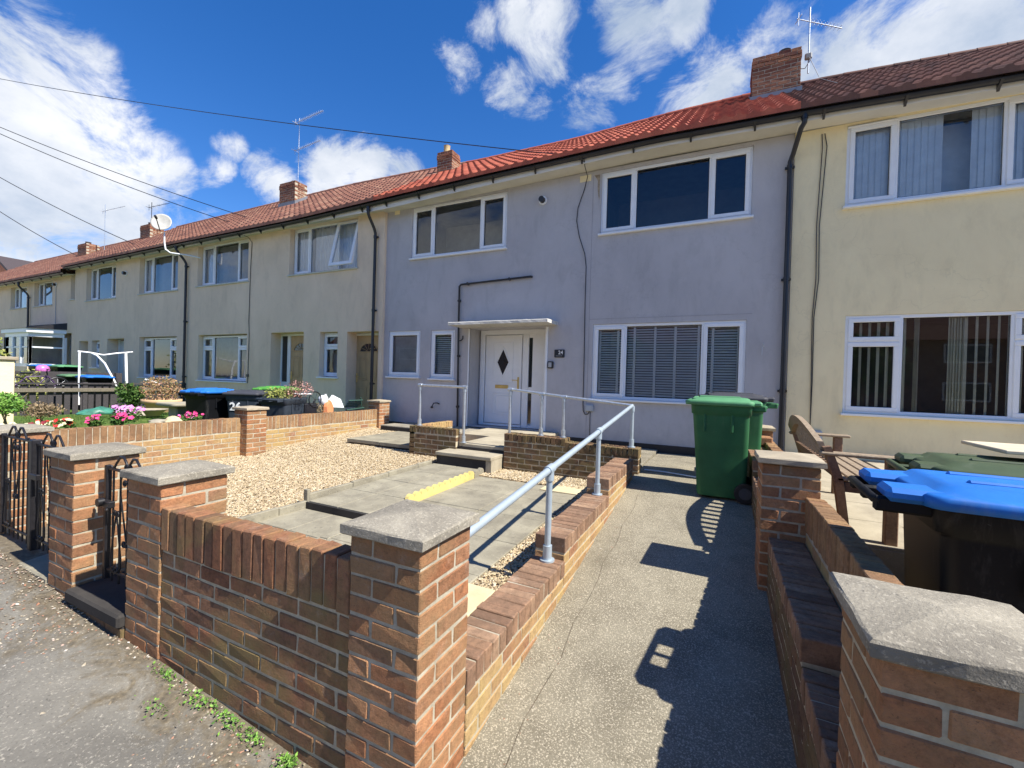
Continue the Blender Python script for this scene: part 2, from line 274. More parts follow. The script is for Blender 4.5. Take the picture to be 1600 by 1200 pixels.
# ------------------------------------------------------------------ mesh building
class MB:
    def __init__(s): s.v = []; s.f = []; s.r = []; s.mi = []; s.sm = []
    def add(s, vs, fs, rnd=.5, mi=0, smooth=False):
        o = len(s.v); s.v += [tuple(v) for v in vs]
        for f in fs: s.f.append(tuple(i+o for i in f)); s.r.append(rnd); s.mi.append(mi); s.sm.append(smooth)
        return s
    def box(s, x0, x1, y0, y1, z0, z1, rnd=.5, mi=0):
        vs = [(x, y, z) for z in (z0, z1) for y in (y0, y1) for x in (x0, x1)]
        return s.add(vs, [(0,2,3,1),(4,5,7,6),(0,1,5,4),(2,6,7,3),(0,4,6,2),(1,3,7,5)], rnd, mi)
    def cbox(s, x0, x1, y0, y1, z0, z1, c=.004, rnd=.5, mi=0, jit=0, mat=None):
        """chamfered box"""
        ctr = ((x0+x1)/2, (y0+y1)/2, (z0+z1)/2); h = ((x1-x0)/2, (y1-y0)/2, (z1-z0)/2); c = min(c, min(h)*.8)
        vs = []; idx = {}
        for sx in (-1, 1):
            for sy in (-1, 1):
                for sz in (-1, 1):
                    for ax in range(3):
                        p = [sx*h[0], sy*h[1], sz*h[2]]
                        for k in range(3):
                            if k != ax: p[k] -= (sx, sy, sz)[k]*c
                        # vertex lies on face 'ax'
                        idx[(sx, sy, sz, ax)] = len(vs)
                        vs.append(p)
        # jitter whole corners
        if jit:
            j = {(a, b_, d): [random.uniform(-jit, jit) for _ in range(3)] for a in (-1, 1) for b_ in (-1, 1) for d in (-1, 1)}
            for k, i in idx.items():
                for q in range(3): vs[i][q] += j[k[:3]][q]
        fs = []
        g = lambda a, b_, d, ax: idx[(a, b_, d, ax)]
        for sgn in (-1, 1):
            f = [g(sgn, -1, -1, 0), g(sgn, 1, -1, 0), g(sgn, 1, 1, 0), g(sgn, -1, 1, 0)]; fs.append(f if sgn > 0 else f[::-1])
            f = [g(-1, sgn, -1, 1), g(-1, sgn, 1, 1), g(1, sgn, 1, 1), g(1, sgn, -1, 1)]; fs.append(f if sgn > 0 else f[::-1])
            f = [g(-1, -1, sgn, 2), g(1, -1, sgn, 2), g(1, 1, sgn, 2), g(-1, 1, sgn, 2)]; fs.append(f if sgn > 0 else f[::-1])
        for a in (-1, 1):
            for b_ in (-1, 1):
                f = [g(a, b_, -1, 0), g(a, b_, -1, 1), g(a, b_, 1, 1), g(a, b_, 1, 0)]; fs.append(f if a*b_ > 0 else f[::-1])
                f = [g(a, -1, b_, 0), g(a, 1, b_, 0), g(a, 1, b_, 2), g(a, -1, b_, 2)]; fs.append(f if a*b_ > 0 else f[::-1])
                f = [g(-1, a, b_, 1), g(-1, a, b_, 2), g(1, a, b_, 2), g(1, a, b_, 1)]; fs.append(f if a*b_ > 0 else f[::-1])
                for d in (-1, 1):
                    f = [g(a, b_, d, 0), g(a, b_, d, 1), g(a, b_, d, 2)]; fs.append(f if a*b_*d > 0 else f[::-1])
        P = [Vector(v)+Vector(ctr) for v in vs]
        if mat is not None: P = [mat @ (p-Vector(ctr)) + Vector(ctr) for p in P]
        return s.add(P, fs, rnd, mi)
    def tube(s, pts, r, n=8, cap=True, mi=0, rnd=.5, radii=None):
        pts = [Vector(p) for p in pts]; rings = []; up = None
        for i, p in enumerate(pts):
            a = pts[max(i-1, 0)]; b = pts[min(i+1, len(pts)-1)]; d = (b-a).normalized()
            if up is None: up = Vector((0, 0, 1)) if abs(d.z) < .9 else Vector((1, 0, 0))
            x = up.cross(d).normalized(); y = d.cross(x).normalized(); up = y
            rr = radii[i] if radii else r
            rings.append([p+x*math.cos(2*math.pi*k/n)*rr+y*math.sin(2*math.pi*k/n)*rr for k in range(n)])
        vs = [q for g in rings for q in g]; fs = []
        for i in range(len(pts)-1):
            for k in range(n): fs.append((i*n+k, i*n+(k+1) % n, (i+1)*n+(k+1) % n, (i+1)*n+k))
        s.add(vs, fs, rnd, mi, True)
        if cap: s.add(rings[0], [tuple(range(n))[::-1]], rnd, mi); s.add(rings[-1], [tuple(range(n))], rnd, mi)
        return s
    def disc(s, c, ax, r, h, n=16, rnd=.5, mi=0):
        c = Vector(c); ax = Vector(ax).normalized(); return s.tube([c-ax*h/2, c+ax*h/2], r, n, True, mi, rnd)
    def loft(s, rings, close=True, cap=True, mi=0, rnd=.5, smooth=True):
        n = len(rings[0]); vs = [q for g in rings for q in g]; fs = []
        for i in range(len(rings)-1):
            for k in range(n if close else n-1): fs.append((i*n+k, i*n+(k+1) % n, (i+1)*n+(k+1) % n, (i+1)*n+k))
        s.add(vs, fs, rnd, mi, smooth)
        if cap: s.add(rings[0], [tuple(range(n))[::-1]], rnd, mi); s.add(rings[-1], [tuple(range(n))], rnd, mi)
        return s
    def quad(s, a, b, c, d, rnd=.5, mi=0): return s.add([a, b, c, d], [(0, 1, 2, 3)], rnd, mi)
    def build(s, name, mats, parent=None, base=None, rot=None):
        me = bpy.data.meshes.new(name)
        if not isinstance(mats, (list, tuple)): mats = [mats]
        b = Vector(base) if base is not None else Vector((0, 0, 0))
        off = b if parent is None else Vector(parent['_b'])
        me.from_pydata([tuple(Vector(v)-off) for v in s.v], [], s.f); me.update()
        for m in mats: me.materials.append(m)
        at = me.attributes.new('rnd', 'FLOAT', 'FACE'); at.data.foreach_set('value', s.r)
        me.polygons.foreach_set('material_index', s.mi); me.polygons.foreach_set('use_smooth', s.sm)
        o = bpy.data.objects.new(name, me); COL.objects.link(o)
        if parent is not None: o.parent = parent
        else: o.location = b
        o['_b'] = tuple(off) if parent is not None else tuple(b)
        return o
def tag(o, label=None, cat=None, group=None, kind=None):
    if label: o['label'] = label
    if cat: o['category'] = cat
    if group: o['group'] = group
    if kind: o['kind'] = kind
    return o
def thing(name, base, label, cat, group=None):
    o = bpy.data.objects.new(name, None); o.empty_display_size = .2; COL.objects.link(o); o.location = base; o['_b'] = tuple(base)
    return tag(o, label, cat, group, 'thing')
def single(name, mb, mats, base, label, cat, group=None, kind=None):
    return tag(mb.build(name, mats, None, base), label, cat, group, kind or 'thing')
rnd = random.random; U = random.uniform
def struct(name, mb, mats, label=None, kind='structure'):
    return tag(mb.build(name, mats, None, (0, 0, 0)), label, None, None, kind)
def grid(mb, xs, ys, zf, mi=0):
    n = len(xs); vs = [(x, y, zf(x, y)) for y in ys for x in xs]
    mb.add(vs, [(j*n+i, j*n+i+1, (j+1)*n+i+1, (j+1)*n+i) for j in range(len(ys)-1) for i in range(n-1)], .5, mi, True)
    return mb
def lin(a, b, n): return [a+(b-a)*i/(n-1) for i in range(n)]
def interp(x, xs, ys):
    if x <= xs[0]: return ys[0]
    for i in range(len(xs)-1):
        if x <= xs[i+1]: return ys[i]+(ys[i+1]-ys[i])*(x-xs[i])/(xs[i+1]-xs[i])
    return ys[-1]
# ------------------------------------------------------------------ ground
def zp(x): return interp(x, [-12, -4.4, -3.5, -1.5, .5, 3], [.30, .15, .075, -.07, -.16, -.22])
def dz(y): return interp(y, [.9, 1.2, 1.63, 2.78, 3.5, 5.17, 6, 8], [-.14, -.115, -.064, .065, .167, .355, .36, .30])
def hz(x, y): return .006*math.sin(x*2.3+1)*math.sin(y*1.9)
g = MB(); g.quad((-900, -900, -.9), (900, -900, -.9), (900, 900, -.9), (-900, 900, -.9)); struct('ground', g, LAND)
g = MB(); grid(g, lin(-60, 12, 145), [-1.75]+lin(-1.7, 1.24, 30)+[1.6], lambda x, y: zp(x)+hz(x, y)+(.02*(1-min(1, abs(y-1.2)/.15)) if y > 1 else 0)); struct('pavement', g, PAVE)
g = MB(); g.v = []; grid(g, lin(-60, 12, 60), [-1.9, -1.75], lambda x, y: zp(x)+.005); grid(g, lin(-60, 12, 60), [-1.901, -1.9], lambda x, y: zp(x)+(-.12 if y < -1.9 else .005)); struct('kerb', g, CAP)
g = MB(); grid(g, lin(-60, 12, 60), [-8.6, -5, -1.9], lambda x, y: zp(x)-.11); struct('road', g, ROAD)
g = MB(); grid(g, lin(-60, 30, 40), [-60, -30, -8.6], lambda x, y: zp(x)-.08); struct('far_side_ground', g, LAND)
g = MB(); grid(g, lin(-.93, .36, 8), [1.0]+lin(1.2, 8, 40), lambda x, y: dz(y)+.4*hz(x*2, y*2)+(.004 if y > 1.1 else -.03)); struct('driveway', g, DRIVE)
# garden of the grey house
g = MB(); grid(g, [-6.95, -6, -5, -4.2, -3.84], lin(1.5, 8.05, 14), lambda x, y: interp(y, [1.5, 3, 4.5, 5.6, 7.2, 8], [.14, .15, .17, .27, .36, .38])-.02); struct('gravel_base', g, GBED)
g = MB(); grid(g, [-2.95, -2, -1.1], lin(1.33, 5.75, 10), lambda x, y: interp(y, [1.5, 3, 5.6], [.095, .115, .19])); struct('gravel_base_by_ramp', g, GBED)
def slabs(name, mat, x0, x1, y0, y1, nx, ny, zf, thick=.05, gap=.008, base=None, lab=None):
    m = MB()
    for i in range(nx):
        for j in range(ny):
            a = x0+(x1-x0)*i/nx; b = x0+(x1-x0)*(i+1)/nx; c = y0+(y1-y0)*j/ny; d = y0+(y1-y0)*(j+1)/ny
            cx, cy = (a+b)/2, (c+d)/2; z = zf(cx, cy); sl_ = (zf(cx, cy+.1)-zf(cx, cy-.1))/.2
            rot = Matrix.Rotation(math.atan(sl_)+U(-.004, .004), 3, 'X') @ Matrix.Rotation(U(-.004, .004), 3, 'Y')
            m.cbox(a+gap/2, b-gap/2, c+gap/2, d-gap/2, z-thick, z, .004, rnd(), 0, 0, rot)
    return struct(name, m, mat)
L1 = lambda x, y: .125
L2 = lambda x, y: .20+.02*(y-3.1)
LR = lambda x, y: .135+.02*(y-2.4)
slabs('lower_path_paving', SLAB, -3.84, -2.95, 1.56, 3.09, 2, 3, L1)
slabs('upper_path_paving', SLAB, -3.78, -2.96, 3.11, 5.28, 2, 4, L2, .055)
slabs('ramp_paving', SLAB, -2.9, -1.46, 1.36, 5.1, 2, 6, LR)
slabs('path_to_ramp_paving', SLAB, -3.0, -2.9, 1.56, 3.09, 1, 3, LR)
g = MB(); g.cbox(-1.92, -1.46, 4.86, 5.32, .15, .20, .004); g.cbox(-1.46, -1.25, 2.0, 2.45, .11, .158, .004); struct('cream_paving', g, SLAB_C)
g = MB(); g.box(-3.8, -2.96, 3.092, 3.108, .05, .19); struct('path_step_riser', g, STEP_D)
slabs('side_landing_paving', SLAB, -6.05, -4.52, 5.75, 7.15, 2, 2, lambda x, y: .37, .06)
g = MB(); g.box(-6.0, -4.53, 5.77, 5.83, .2, .31); struct('side_landing_edge', g, STEP_D)
g = MB(); g.cbox(-6.55, -4.3, 7.15, 7.6, .30, .47, .01); g.box(-6.5, -4.32, 7.6, 8.0, .3, .466); struct('side_doorstep_slab', g, CAP)
g = MB(); g.box(-6.52, -4.32, 7.139, 7.148, .3, .445); struct('side_doorstep_riser', g, STEP_D)  # dark sheet standing in for the shade on the step face
# front landing and steps to the door
g = MB(); g.cbox(-3.60, -2.79, 5.66, 8.0, .25, .515, .008); g.box(-4.28, -3.6, 6.7, 8.0, .25, .508); g.box(-4.95, -3.3, 8.0, 8.62, .2, .485); struct('door_landing', g, LAND)
g = MB(); g.cbox(-3.745, -2.81, 5.25, 5.66, .375, .425, .006); g.box(-2.90, -2.815, 5.27, 5.6, .1, .375); st_ = struct('lower_doorstep', g, LAND)
g = MB(); g.box(-3.73, -2.90, 5.27, 5.6, .12, .374); struct('doorstep_riser', g, STEP_D)  # front coloured dark for shade; the sunlit side stays pale
g = MB(); g.box(-3.595, -2.795, 5.652, 5.659, .40, .468); struct('landing_riser', g, STEP_D)  # thin dark sheet painting in shade below the landing edge
g = MB(); g.box(-2.79, -.95, 5.8, 8.0, .1, .355); g.box(-6.9, -4.5, 7.6, 8.0, .1, .40); struct('ground_by_plinth', g, DRIVE)
# neighbour's patio and yard on the right
slabs('patio_paving', LAND, .64, 5.8, 3.65, 8.0, 8, 7, lambda x, y: .465+.02*math.sin(x*3+y), .2)
g = MB(); grid(g, [.62, 2, 6], [1.3, 3.66], lambda x, y: .09); struct('front_yard_concrete', g, DRIVE)
# left neighbour's garden: sloping lawn, raised bed by the wall, low paved corner by the bins
def gz(x, y):
    base = interp(-x, [7, 8, 10, 12.5, 15.4, 23, 32], [.42, .46, .54, .40, .27, .27, .30])
    k = max(0, min(1, (y-4.45)/.35))*max(0, min(1, (x+9.6)/.5))
    base = base*(1-k)+.12*k
    bed = max(0, 1-abs(-x-7.35)/.5)*max(0, min(1, (4.5-y)/.4)); return base+.2*bed+.02*math.sin(x*5)*math.sin(y*4)
g = MB(); grid(g, lin(-33, -7.0, 120), lin(1.35, 8, 50), gz); struct('neighbour_lawn', g, LAWN)
# ------------------------------------------------------------------ gravel stones
def stones(name, n, xr, yr, zf, size, mat, label, skip=None):
    m = MB(); t = (1+5**.5)/2
    oct_v = [(1,0,0),(-1,0,0),(0,1,0),(0,-1,0),(0,0,1),(0,0,-1)]; oct_f = [(0,2,4),(2,1,4),(1,3,4),(3,0,4),(2,0,5),(1,2,5),(3,1,5),(0,3,5)]
    for _ in range(n):
        x, y = U(*xr), U(*yr)
        if skip and skip(x, y): continue
        z = zf(x, y); s_ = size*U(.55, 1.25); a = U(0, 6.28); ca, sa = math.cos(a), math.sin(a); tl = U(-.5, .5)
        sc = (s_*U(.8, 1.4), s_*U(.6, 1), s_*U(.4, .7)); vs = []
        for p in oct_v:
            px, py, pz = p[0]*sc[0]*U(.8, 1.2), p[1]*sc[1]*U(.8, 1.2), p[2]*sc[2]; pz += px*tl
            vs.append((x+px*ca-py*sa, y+px*sa+py*ca, z+pz+s_*.25))
        m.add(vs, oct_f, rnd())
    return struct(name, m, mat, label, 'stuff')
gvz = lambda x, y: interp(y, [1.5, 3, 4.5, 5.6, 7.2, 8], [.14, .15, .17, .27, .36, .38])
stones('golden_gravel', 80000, (-6.92, -3.86), (1.6, 7.3), gvz, .0112, GRAVEL, 'golden gravel covering the front garden bed', lambda x, y: (x > -6.05 and y > 5.75) or (x > -4.53 and y > 5.58))
stones('gravel_beside_ramp', 7000, (-2.95, -1.13), (4.75, 5.6), lambda x, y: interp(y, [1.5, 3, 5.6], [.10, .12, .21]), .015, GRAVEL, 'strip of pale gravel in front of the brick landing wall', lambda x, y: y < 5.12 and x < -1.46)
stones('gravel_strip_by_wall', 4200, (-1.46, -1.13), (1.6, 5.0), lambda x, y: .11+.02*(y-2), .013, GRAVEL, 'narrow gravel strip between paving and stepped brick wall')
GRIT = plantmat('litter_grit', [(.10,.08,.055),(.28,.23,.16),(.45,.40,.31),(.16,.12,.08),(.33,.16,.10),(.52,.50,.44)])
m_ = stones('pavement_grit', 15000, (-5.2, -.6), (.2, 1.2), lambda x, y: zp(x)-.001+.02*(1-min(1, abs(y-1.2)/.15)), .0068, GRIT, 'loose grit and leaf litter along the wall foot', lambda x, y: rnd() > math.exp(-(1.2-y)*(9+4.5*math.sin(x*4.3))))
m_ = stones('pavement_pebbles', 600, (-5.2, .2), (.1, 1.17), lambda x, y: zp(x)-.002, .013, GRIT, 'pale pebbles scattered on the pavement', lambda x, y: rnd() > math.exp(-(1.17-y)*4))
m_ = stones('driveway_grit', 900, (-.9, -.72), (1.3, 5.4), lambda x, y: dz(y), .006, GRIT, 'grit collected at the foot of the driveway wall', None)
# ------------------------------------------------------------------ brick walls
BL, BD, BH, MO = .215, .1025, .065, .010
def brick(m, x0, x1, y0, y1, z0, z1, mi=0): m.cbox(x0, x1, y0, y1, z0, z1, .0045, rnd(), mi, .0022)
def courses(m, axis, a0, a1, c0, c1, z0, n, off=0, mi=0):
    """n courses of stretchers along axis between a0..a1, cross extent c0..c1"""
    for k in range(n):
        a = a0 - ((k+off) % 2)*(BL+MO)/2; z = z0+k*(BH+MO)
        while a < a1-.02:
            s_, e_ = max(a, a0), min(a+BL, a1)
            if e_-s_ > .03:
                if axis == 'x': brick(m, s_, e_, c0, c1, z, z+BH, mi)
                else: brick(m, c0, c1, s_, e_, z, z+BH, mi)
            a += BL+MO
def soldiers(m, axis, a0, a1, c0, c1, z0, h, mi=0, zf=None, bh=.065):
    MO = .007; n = max(1, round((a1-a0+MO)/(bh+MO))); p = (a1-a0+MO)/n
    for k in range(n):
        s_ = a0+k*p; e_ = s_+p-MO; dzv = U(-.004, .004); dc = U(-.003, .003)
        zz = z0+dzv+(zf((s_+e_)/2) if zf else 0)
        if axis == 'x': brick(m, s_, e_, c0+dc, c1+dc, zz, zz+h, mi)
        else: brick(m, c0+dc, c1+dc, s_, e_, zz, zz+h, mi)
def core(m, x0, x1, y0, y1, z0, z1, mi, ins=.0035): m.box(x0+ins, x1-ins, y0+ins, y1-ins, z0, z1-.012, .5, mi)
def cap(m, x0, x1, y0, y1, z, t=.042, apex=.024):
    c = .006; cx, cy = (x0+x1)/2, (y0+y1)/2; n = 5
    def ring(ix, iy, zz, j=0): 
        pts = []
        for (ax, ay, bx, by) in ((x0+ix,y0+iy,x1-ix,y0+iy),(x1-ix,y0+iy,x1-ix,y1-iy),(x1-ix,y1-iy,x0+ix,y1-iy),(x0+ix,y1-iy,x0+ix,y0+iy)):
            for q in range(n): pts.append((ax+(bx-ax)*q/n+U(-j, j), ay+(by-ay)*q/n+U(-j, j), zz+U(-j, j)))
        return pts
    m.loft([ring(c, c, z, .001), ring(0, 0, z+c, .002), ring(0, 0, z+t-c, .002), ring(c, c, z+t, .002), ring((x1-x0)*.47, (y1-y0)*.47, z+t+apex, 0)], True, True, 0, .5, False)
def pier(x0, y0, zb, zt, label, mat=BR_RED, cmat=CAP, group='brick garden pillars', w=.3275, mort=MORTAR, ov=.026, n=None):
    m = MB(); x1, y1 = x0+w, y0+w; nc = int(math.ceil((zt-zb)/(BH+MO))); z0 = zt-nc*(BH+MO)+MO
    for k in range(nc):
        z = z0+k*(BH+MO)
        if k % 2: L_ = [(0,0,BL,BD),(BL+MO,0,BD,BL),(BD+MO,BL+MO,BL,BD),(0,BD+MO,BD,BL)]
        else: L_ = [(BD+MO,0,BL,BD),(0,0,BD,BL),(0,BL+MO,BL,BD),(BL+MO,BD+MO,BD,BL)]
        for (a, b, c, d) in L_: brick(m, x0+a, x0+a+c, y0+b, y0+b+d, z, z+BH)
    core(m, x0, x1, y0, y1, z0, zt+.01, 1)
    t = thing('brick_pillar', ((x0+x1)/2, (y0+y1)/2, z0), label, 'pillar', group)
    m.build('brickwork', [mat, mort], t)
    c = MB(); cap(c, x0-ov, x1+ov, y0-ov, y1+ov, zt+.004); c.build('cap_stone', cmat, t); return t
pier(-1.2325, 1.203, -.16, .905, 'brick pillar with stone cap at the near corner beside the sloping driveway')
pier(-2.858, 1.203, -.05, .915, 'brick pillar with stone cap between the narrow gate and the low front wall')
pier(-3.82, 1.205, .0, .935, 'brick pillar with grey stone cap between the two black iron gates')
pier(-5.37, 1.25, .05, .955, 'brick pillar at far left picture edge holding the wide gate')
pier(.333, 1.19, -.25, .925, 'big close brick pillar with rough cap in the bottom right corner', mort=MORTAR_D)
pier(.275, 3.33, .05, .995, 'brick pillar halfway up the right driveway wall with weathered pale cap', cmat=CAP_TAN)
pier(.30, 6.30, .3, .955, 'short brick pillar close to the house behind the two green bins', cmat=CAP_TAN)
pier(-7.07, 4.36, .05, .895, 'brick pillar midway along the left boundary wall, behind the gravel', mat=BR_TAN if False else BR_RED, cmat=CAP_TAN)
pier(-7.16, 7.42, .3, .915, 'small brick pillar against the house at the end of the left wall', cmat=CAP_TAN)
# low front wall
def wall(label, build, mats, base, name='brick_wall', cat='wall', group='low brick garden walls'):
    m = MB(); build(m); return single(name, m, mats, base, label, cat, group)
def b(m):
    courses(m, 'x', -2.53, -1.233, 1.212, 1.212+BD, -.16, 10, 0); soldiers(m, 'x', -2.525, -1.238, 1.207, 1.207+BD, .59, .213, 0)
    core(m, -2.53, -1.233, 1.212, 1.212+BD, -.16, .805, 1)
wall('low dark front wall beside the pavement with a row of upright bricks on top', b, [BR_DARK, MORTAR_D], (-1.9, 1.26, -.1))
# stepped wall on the left of the driveway (three levels)
def b(m):
    X0, X1 = -1.12, -.905
    for (y0, y1, zt, n) in ((1.54, 2.78, .295, 5), (2.78, 4.06, .445, 6), (4.06, 5.30, .600, 6)):
        zt_ = zt; zb = zt_-.1025-MO-n*(BH+MO)+MO
        courses(m, 'y', y0, y1, X1-BD, X1, zb, n, n, 1); courses(m, 'y', y0, y1, X0, X0+BD, zb, n, n+1, 1)
        soldiers(m, 'y', y0+.002, y1-.002, X0-.002, X1+.002, zt_-.1025, .1025, 0)
        core(m, X0, X1, y0, y1, zb-.1, zt_+.005, 2)
    m.cbox(X0, X1, 5.24, 5.31, .2, .55, .03, rnd(), 0)
wall('stepped tan brick wall rising along the left side of the driveway', b, [BR_TOP, BR_TAN, MORTAR], (-1.0, 3.4, .1))
# right of the driveway: low stepped wall and higher single wall beside it
def b(m):
    X0, X1 = .325, .522
    for (y0, y1, zt, n) in ((1.52, 2.05, .40, 6), (2.05, 3.33, .51, 7), (3.66, 4.9, .62, 6), (4.9, 6.3, .78, 6)):
        zb = zt-.1025-n*(BH+MO)
        courses(m, 'y', y0, y1, X0, X0+BD, zb, n, n); soldiers(m, 'y', y0+.002, y1-.002, X0-.002, X1+.002, zt-.1025, .1025, 1, bh=.040)
        core(m, X0, X1, y0, y1, zb-.15, zt+.003, 2)
wall('low dark stepped wall along the right side of the driveway, in shade', b, [BR_SHADE, BR_TOP, MORTAR_D], (.42, 3.4, .1))
def b(m):
    for (y0, y1, zt) in ((1.52, 3.33, .805), (3.66, 6.32, .84)):
        courses(m, 'y', y0, y1, .528, .528+BD, zt-.215-MO-7*.075, 7, 0, 1); soldiers(m, 'y', y0, y1, .526, .526+BD, zt-.215, .215, 0)
        core(m, .528, .528+BD, y0, y1, 0, zt+.003, 2)
    m.cbox(.40, .60, 6.05, 6.30, .80, .90, .01, .9, 3)
wall('higher narrow wall of upright bricks dividing the driveway from the timber bench', b, [BR_TANTOP, BR_TAN, MORTAR, BR_RED], (.58, 3.4, .2))
def b(m):
    courses(m, 'x', .66, 2.6, 1.212, 1.212+BD, -.2, 10, 0); soldiers(m, 'x', .662, 2.6, 1.207, 1.207+BD, .56, .213); core(m, .66, 2.6, 1.212, 1.212+BD, -.2, .76, 1)
wall('front wall continuing right of the big close pillar', b, [BR_DARK, MORTAR_D], (1.6, 1.26, -.1))
# left boundary wall
def b(m):
    for (y0, y1, zt) in ((1.6, 4.36, .775), (4.69, 7.42, .762)):
        courses(m, 'y', y0, y1, -6.9-BD, -6.9, zt-.215-MO-8*.075, 8, 0, 0); soldiers(m, 'y', y0, y1, -6.898-BD, -6.898, zt-.215, .215, 1)
        core(m, -6.9-BD, -6.9, y0, y1, -.2, zt+.003, 2)
wall('long tan boundary wall on the left between the gravel and the flower garden', b, [BR_TAN, BR_TANTOP, MORTAR], (-6.95, 4.4, .1))
def b(m):
    courses(m, 'x', -6.95, -5.37, 1.45, 1.45+BD, -.05, 8, 0); soldiers(m, 'x', -6.95, -5.372, 1.448, 1.448+BD, .55, .215, 1); core(m, -6.95, -5.37, 1.45, 1.45+BD, -.05, .75, 2)
wall('short front wall left of the far gate pillar', b, [BR_TAN, BR_TANTOP, MORTAR], (-6.2, 1.5, .0))
# landing walls in front of the house
def b(m):
    courses(m, 'x', -2.79, -.89, 5.6, 5.6+BD, .10, 7, 0, 0)
    soldiers(m, 'x', -2.79, -1.86, 5.598, 5.81, .628, .1025, 0); soldiers(m, 'x', -1.86, -.89, 5.598, 5.81, .578, .1025, 0)
    courses(m, 'y', 5.6+BD+MO, 5.81, -.89-BD, -.89, .10, 7, 1, 1)  # sunlit end in tan, while the shaded front has the darker brick
    core(m, -2.79, -.89, 5.6, 5.80, -.05, .655, 2)
wall('brown wall with painted-in shade in front of the big window carrying the grey handrail', b, [BR_SHADE, BR_TAN, MORTAR_D], (-1.85, 5.7, .1))
def b(m):
    courses(m, 'x', -4.51, -3.615, 5.6, 5.6+BD, .16, 6, 0, 0); soldiers(m, 'x', -4.51, -3.615, 5.598, 5.598+BD, .625, .1025, 0)
    courses(m, 'y', 5.72, 6.7, -4.51, -4.51+BD, .16, 6, 1, 1); soldiers(m, 'y', 5.715, 6.7, -4.512, -4.508+BD, .625, .1025, 1)  # return facing the sun takes tan, the shaded front the darker brick
    core(m, -4.51, -3.615, 5.6, 5.6+BD, .0, .70, 2); core(m, -4.51, -4.51+BD, 5.6, 6.7, .0, .70, 2)
wall('short brown brick wall left of the front steps with a return towards the house', b, [BR_SHADE, BR_TAN, MORTAR_D], (-4.1, 5.8, .1))
# threshold of the narrow gate
m = MB(); m.cbox(-3.49, -2.86, 1.17, 1.55, .10, .175, .012, .5, 0); courses(m, 'x', -3.485, -2.862, 1.19, 1.19+BD, -.12, 3, 0, 1); core(m, -3.488, -2.862, 1.19, 1.5, -.2, .12, 0)  # threshold in near-black, its shade painted into the colour
single('gate_threshold', m, [STEP_D, BR_SHADE], (-3.17, 1.35, 0), 'stone threshold step under the narrow gate, its shade painted in', 'step')
m = MB(); m.cbox(-5.03, -3.83, 1.2, 1.7, .05, .15, .01); struct('wide_gate_threshold', m, SLAB)
slabs('gate_path_paving', SLAB, -5.6, -3.84, 1.7, 2.3, 3, 1, lambda x, y: .165)
# stone edging strips
m = MB()
y = 3.13
while y < 5.25: m.cbox(-3.845, -3.795, y, min(y+.6, 5.26)-.006, .1, .265+.012*(y-3.1)+U(-.006, .006), .006, rnd()); y += .6
y = 1.6
while y < 3.1: m.cbox(-3.85, -3.80, y, min(y+.6, 3.12)-.006, .05, .20+U(-.005, .005), .006, rnd()); y += .6
m.cbox(-3.86, -3.80, 3.11, 3.15, .1, .31, .005)
single('kerb_edging', m, SLAB, (-3.82, 3.4, .1), 'line of thin concrete edging holding back the gravel beside the path', 'edging')
def scallop(m, x, y0, y1, zf, h, t):
    n = round((y1-y0)/.118); p = (y1-y0)/n
    for k in range(n):
        a = y0+k*p; z = zf(a+p/2); pr = []
        for q in range(9): u = q/8; pr.append((a+u*p, z+h-.045+.045*math.sin(math.pi*u)**.7))
        ring1 = [(x, yy, zz) for yy, zz in pr]+[(x, a+p, z-.12), (x, a, z-.12)]
        ring2 = [(x+t, yy, zz) for yy, zz in pr]+[(x+t, a+p, z-.12), (x+t, a, z-.12)]
        m.loft([ring1, ring2], True, True, 0, rnd(), False)
m = MB(); scallop(m, -2.955, 3.62, 4.98, lambda y: L2(0, y), .05, .045)
single('scalloped_edging', m, YEL, (-2.93, 4.3, .2), 'bright yellow scalloped edging running up the path to the doorstep', 'edging')
m = MB(); scallop(m, -2.955, 4.99, 5.24, lambda y: L2(0, y), .045, .045)
single('scalloped_edging', m, SLAB, (-2.93, 5.1, .2), 'grey scalloped edging piece touching the lower doorstep', 'edging')
m = MB(); m.cbox(-2.905, -2.80, 3.3, 5.25, .08, .158, .004); struct('edging_haunch', m, LAND)

m = MB()
for (x, ya, yb) in ((-.74, 1.3, 5.3),):
    n = 40; xs_ = [x+.012*math.sin(k*.9)+U(-.004, .004) for k in range(n)]; ys_ = lin(ya, yb, n)
    for k in range(n-1):
        w0, w1 = U(.0005, .0018), U(.0005, .0018)
        f = lambda X, Y: (X, Y, dz(Y)+.4*hz(X*2, Y*2)+.0065)
        m.add([f(xs_[k]-w0, ys_[k]), f(xs_[k]+w0, ys_[k]), f(xs_[k+1]+w1, ys_[k+1]), f(xs_[k+1]-w1, ys_[k+1])], [(0, 1, 2, 3)])
struct('driveway_joint', m, EARTH)
